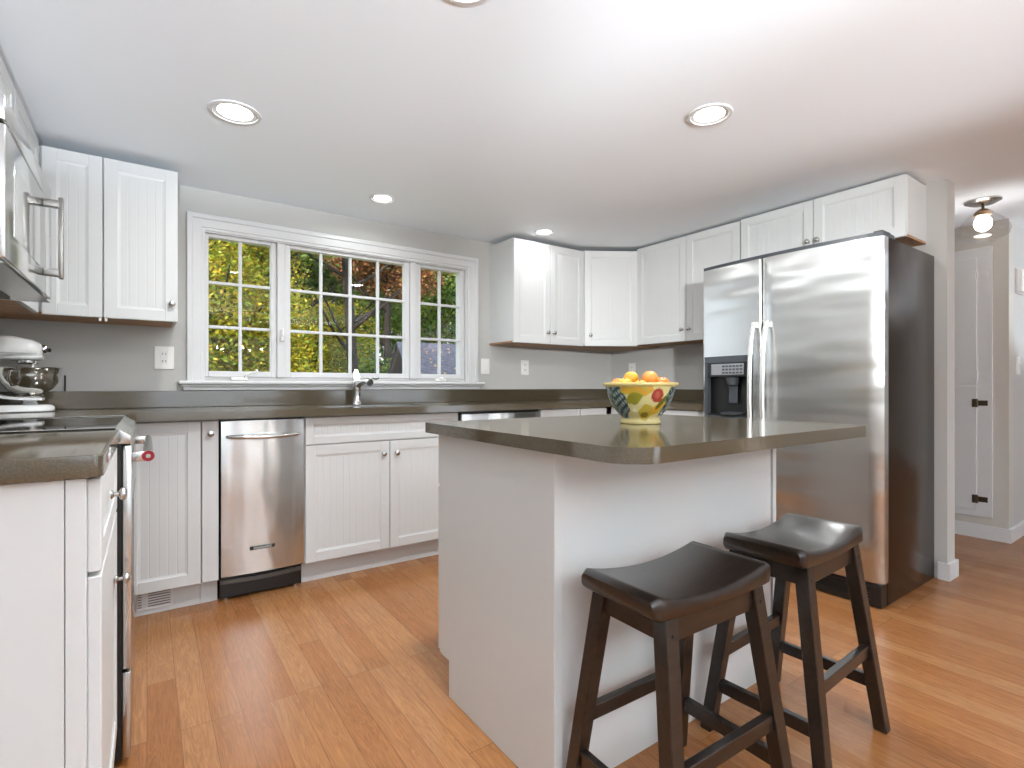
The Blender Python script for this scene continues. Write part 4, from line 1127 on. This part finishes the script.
GRASS = noise_mix(mat('grass', (90, 110, 50), 0.9), (70, 95, 40), (130, 125, 60), 4)
GZ = -0.35
struct('ground', MB().box(-25, 45, 3.6, 60, GZ-0.1, GZ), GRASS)

def leaves(mb, n, cx, cy, cz, rx, ry, rz, size, rng, shell=0.35):
    bm = mb.bm
    # clumps give the crown its lumpy outline
    clumps = []
    for _ in range(34):
        while True:
            v = Vector((rng.uniform(-1,1), rng.uniform(-1,1), rng.uniform(-1,1)))
            if v.length < 1: break
        v = v.normalized() * (shell + (1-shell)*rng.random()) * 0.82
        clumps.append((v, rng.uniform(0.22, 0.42)))
    for _ in range(int(n*1.9)):
        c, r = rng.choice(clumps)
        d = Vector((rng.gauss(0,1), rng.gauss(0,1), rng.gauss(0,1))).normalized() * r * rng.random()**0.4
        p = c + d
        P_ = Vector((cx+p.x*rx, cy+p.y*ry, cz+p.z*rz))
        if P_.z < GZ+0.1: continue
        s = size*0.62*rng.uniform(0.6, 1.3)
        a = Vector((rng.gauss(0,1), rng.gauss(0,1), rng.gauss(0,0.6))).normalized()
        b = a.cross(Vector((rng.gauss(0,1), rng.gauss(0,1), rng.gauss(0,1)))).normalized()
        q = [P_ - a*s, P_ + b*s*0.45, P_ + a*s, P_ - b*s*0.45]
        bm.faces.new([bm.verts.new(x) for x in q])

def tree(label, x, y, h, cz, rx, ry, rz, n, size, lm, tr=0.14, seed=1, lean=0.0, bare=False, grp='autumn trees behind the house'):
    rng = random.Random(seed)
    t = thing('tree', label, 'tree', (x, y, GZ), grp)
    b = MB().tube([(x, y, GZ-0.02), (x+lean*0.3, y, GZ+h*0.3), (x+lean*0.8, y, GZ+h*0.65), (x+lean*1.2, y, GZ+h)], [tr*1.25, tr, tr*0.75, tr*0.3], 10)
    for k in range(9):
        s = rng.uniform(0.3, 0.85); z = GZ+h*s; xx = x+lean*s
        a = rng.uniform(0, 2*PI); L_ = rng.uniform(0.5, 0.9)*rx
        b.tube([(xx, y, z), (xx+0.45*L_*math.cos(a), y+0.45*L_*math.sin(a), z+0.25*L_), (xx+L_*math.cos(a), y+L_*math.sin(a), z+0.75*L_)], [tr*0.42, tr*0.26, tr*0.08], 7)
    mk('trunk', b, BARK, t, True)
    m = MB(); leaves(m, n, x+lean, y, cz, rx, ry, rz, size, rng)
    bm = m.bm
    bmesh.ops.translate(bm, verts=bm.verts, vec=-ORG)
    me = bpy.data.meshes.new('foliage'); bm.to_mesh(me); bm.free(); me.materials.append(lm)
    o = bpy.data.objects.new('foliage', me); COL.objects.link(o); o.parent = t
    return t
tree('bushy yellow-green tree filling the left window sash', 0.75, 8.4, 5.6, 2.6, 1.75, 1.5, 3.0, 46000, 0.055, YEL, 0.10, 3)
tree('golden-yellow tree seen through the left half of the middle sash', 2.35, 10.6, 4.2, 1.5, 1.7, 1.2, 2.1, 28000, 0.062, YEL, 0.08, 5)
tree('dark-trunked tree with bare lower branches behind the middle sash', 2.78, 8.3, 5.6, 4.6, 1.7, 1.3, 1.6, 7000, 0.08, GRN, 0.085, 8, -0.25)
tree('russet-leaved tree high behind the right half of the middle sash', 5.15, 13.0, 6.0, 4.6, 2.0, 1.4, 1.5, 12000, 0.09, RUS, 0.10, 11)
tree('low green bush-like tree beside the shed gable', 4.25, 12.9, 2.6, 1.0, 1.15, 0.8, 1.3, 12000, 0.08, GRN, 0.08, 12)
tree('tall green tree farthest left behind the yellow tree', 0.4, 13.5, 9.0, 4.6, 3.0, 2.2, 4.6, 16000, 0.13, GRN, 0.16, 13)
tree('tall green tree behind the golden tree', 3.6, 17.0, 10.0, 5.0, 3.0, 2.2, 5.0, 16000, 0.15, GRN, 0.16, 14)
tree('tall mixed green tree behind the shed roof', 8.6, 15.6, 9.0, 5.0, 2.6, 2.0, 4.4, 14000, 0.13, GRN, 0.15, 15)
tree('olive green tree at the right behind the shed', 12.0, 16.8, 9.0, 5.0, 2.8, 2.0, 4.4, 12000, 0.13, YEL, 0.15, 16)
tree('dark green far tree between the others on the horizon', 6.9, 22.5, 11.0, 5.2, 3.6, 2.2, 5.2, 14000, 0.17, GRN, 0.18, 17)
tree('russet tree far off behind the tall green trees', 11.5, 25.5, 12.0, 5.8, 4.0, 2.4, 5.8, 12000, 0.20, RUS, 0.18, 18)

# shed
SLATE = noise_mix(mat('slate_shingles', (84, 84, 98), 0.8), (66, 66, 80), (104, 102, 116), 9, (1, 1, 4))
t = thing('shed', 'dark brown shed with grey shingle roof strewn with fallen leaves', 'shed', (4.9, 12.2, GZ))
ang = math.radians(-4)
M = Matrix.Translation((4.73, 11.4, 0)) @ Matrix.Rotation(ang, 4, 'Z')
Ls, hw, zr, ze = 5.6, 1.25, 2.06, 0.75
mk('wall', MB(M).prism([(-hw+0.1, GZ), (hw-0.1, GZ), (hw-0.1, ze+0.08), (0, zr-0.06), (-hw+0.1, ze+0.08)], 0.03, Ls-0.03, axis='x'), mat('dark_brown_siding', (62, 50, 46), 0.8), t)
rf = MB(M)
sl = (zr-ze)/hw
for s in (-1, 1):
    rf.hexa([(0, 0, zr-0.05), (Ls, 0, zr-0.05), (Ls, s*(hw+0.1), ze-0.05-sl*0.1), (0, s*(hw+0.1), ze-0.05-sl*0.1)],
            [(0, 0, zr), (Ls, 0, zr), (Ls, s*(hw+0.1), ze-sl*0.1), (0, s*(hw+0.1), ze-sl*0.1)])
mk('roof', rf, SLATE, t)
rng = random.Random(4)
fl = MB(M)
for _ in range(420):
    x = rng.uniform(0.1, Ls-0.1); y = -rng.random()**0.6*hw
    if rng.random() > 0.35 + 0.4*math.sin(x*3.1)*math.sin(y*4)+0.2: continue
    z = zr + y*sl + 0.008; s = rng.uniform(0.02, 0.045); a = rng.uniform(0, PI)
    p = [(x+s*math.cos(a+k*PI/2), y+s*math.sin(a+k*PI/2)*0.8, z+s*math.sin(a+k*PI/2)*0.8*sl+0.004) for k in range(4)]
    fl.bm.faces.new(fl._v(p))
o = mk('fallen_leaf', fl, leafmat('fallen_leaves', [(200, 150, 110), (215, 175, 140), (170, 110, 70), (190, 160, 120), (150, 130, 100)]))
o.name = 'fallen_leaves'
tag(o, 'pale tan fallen leaves scattered over the shed roof', 'leaves', None, 'stuff')
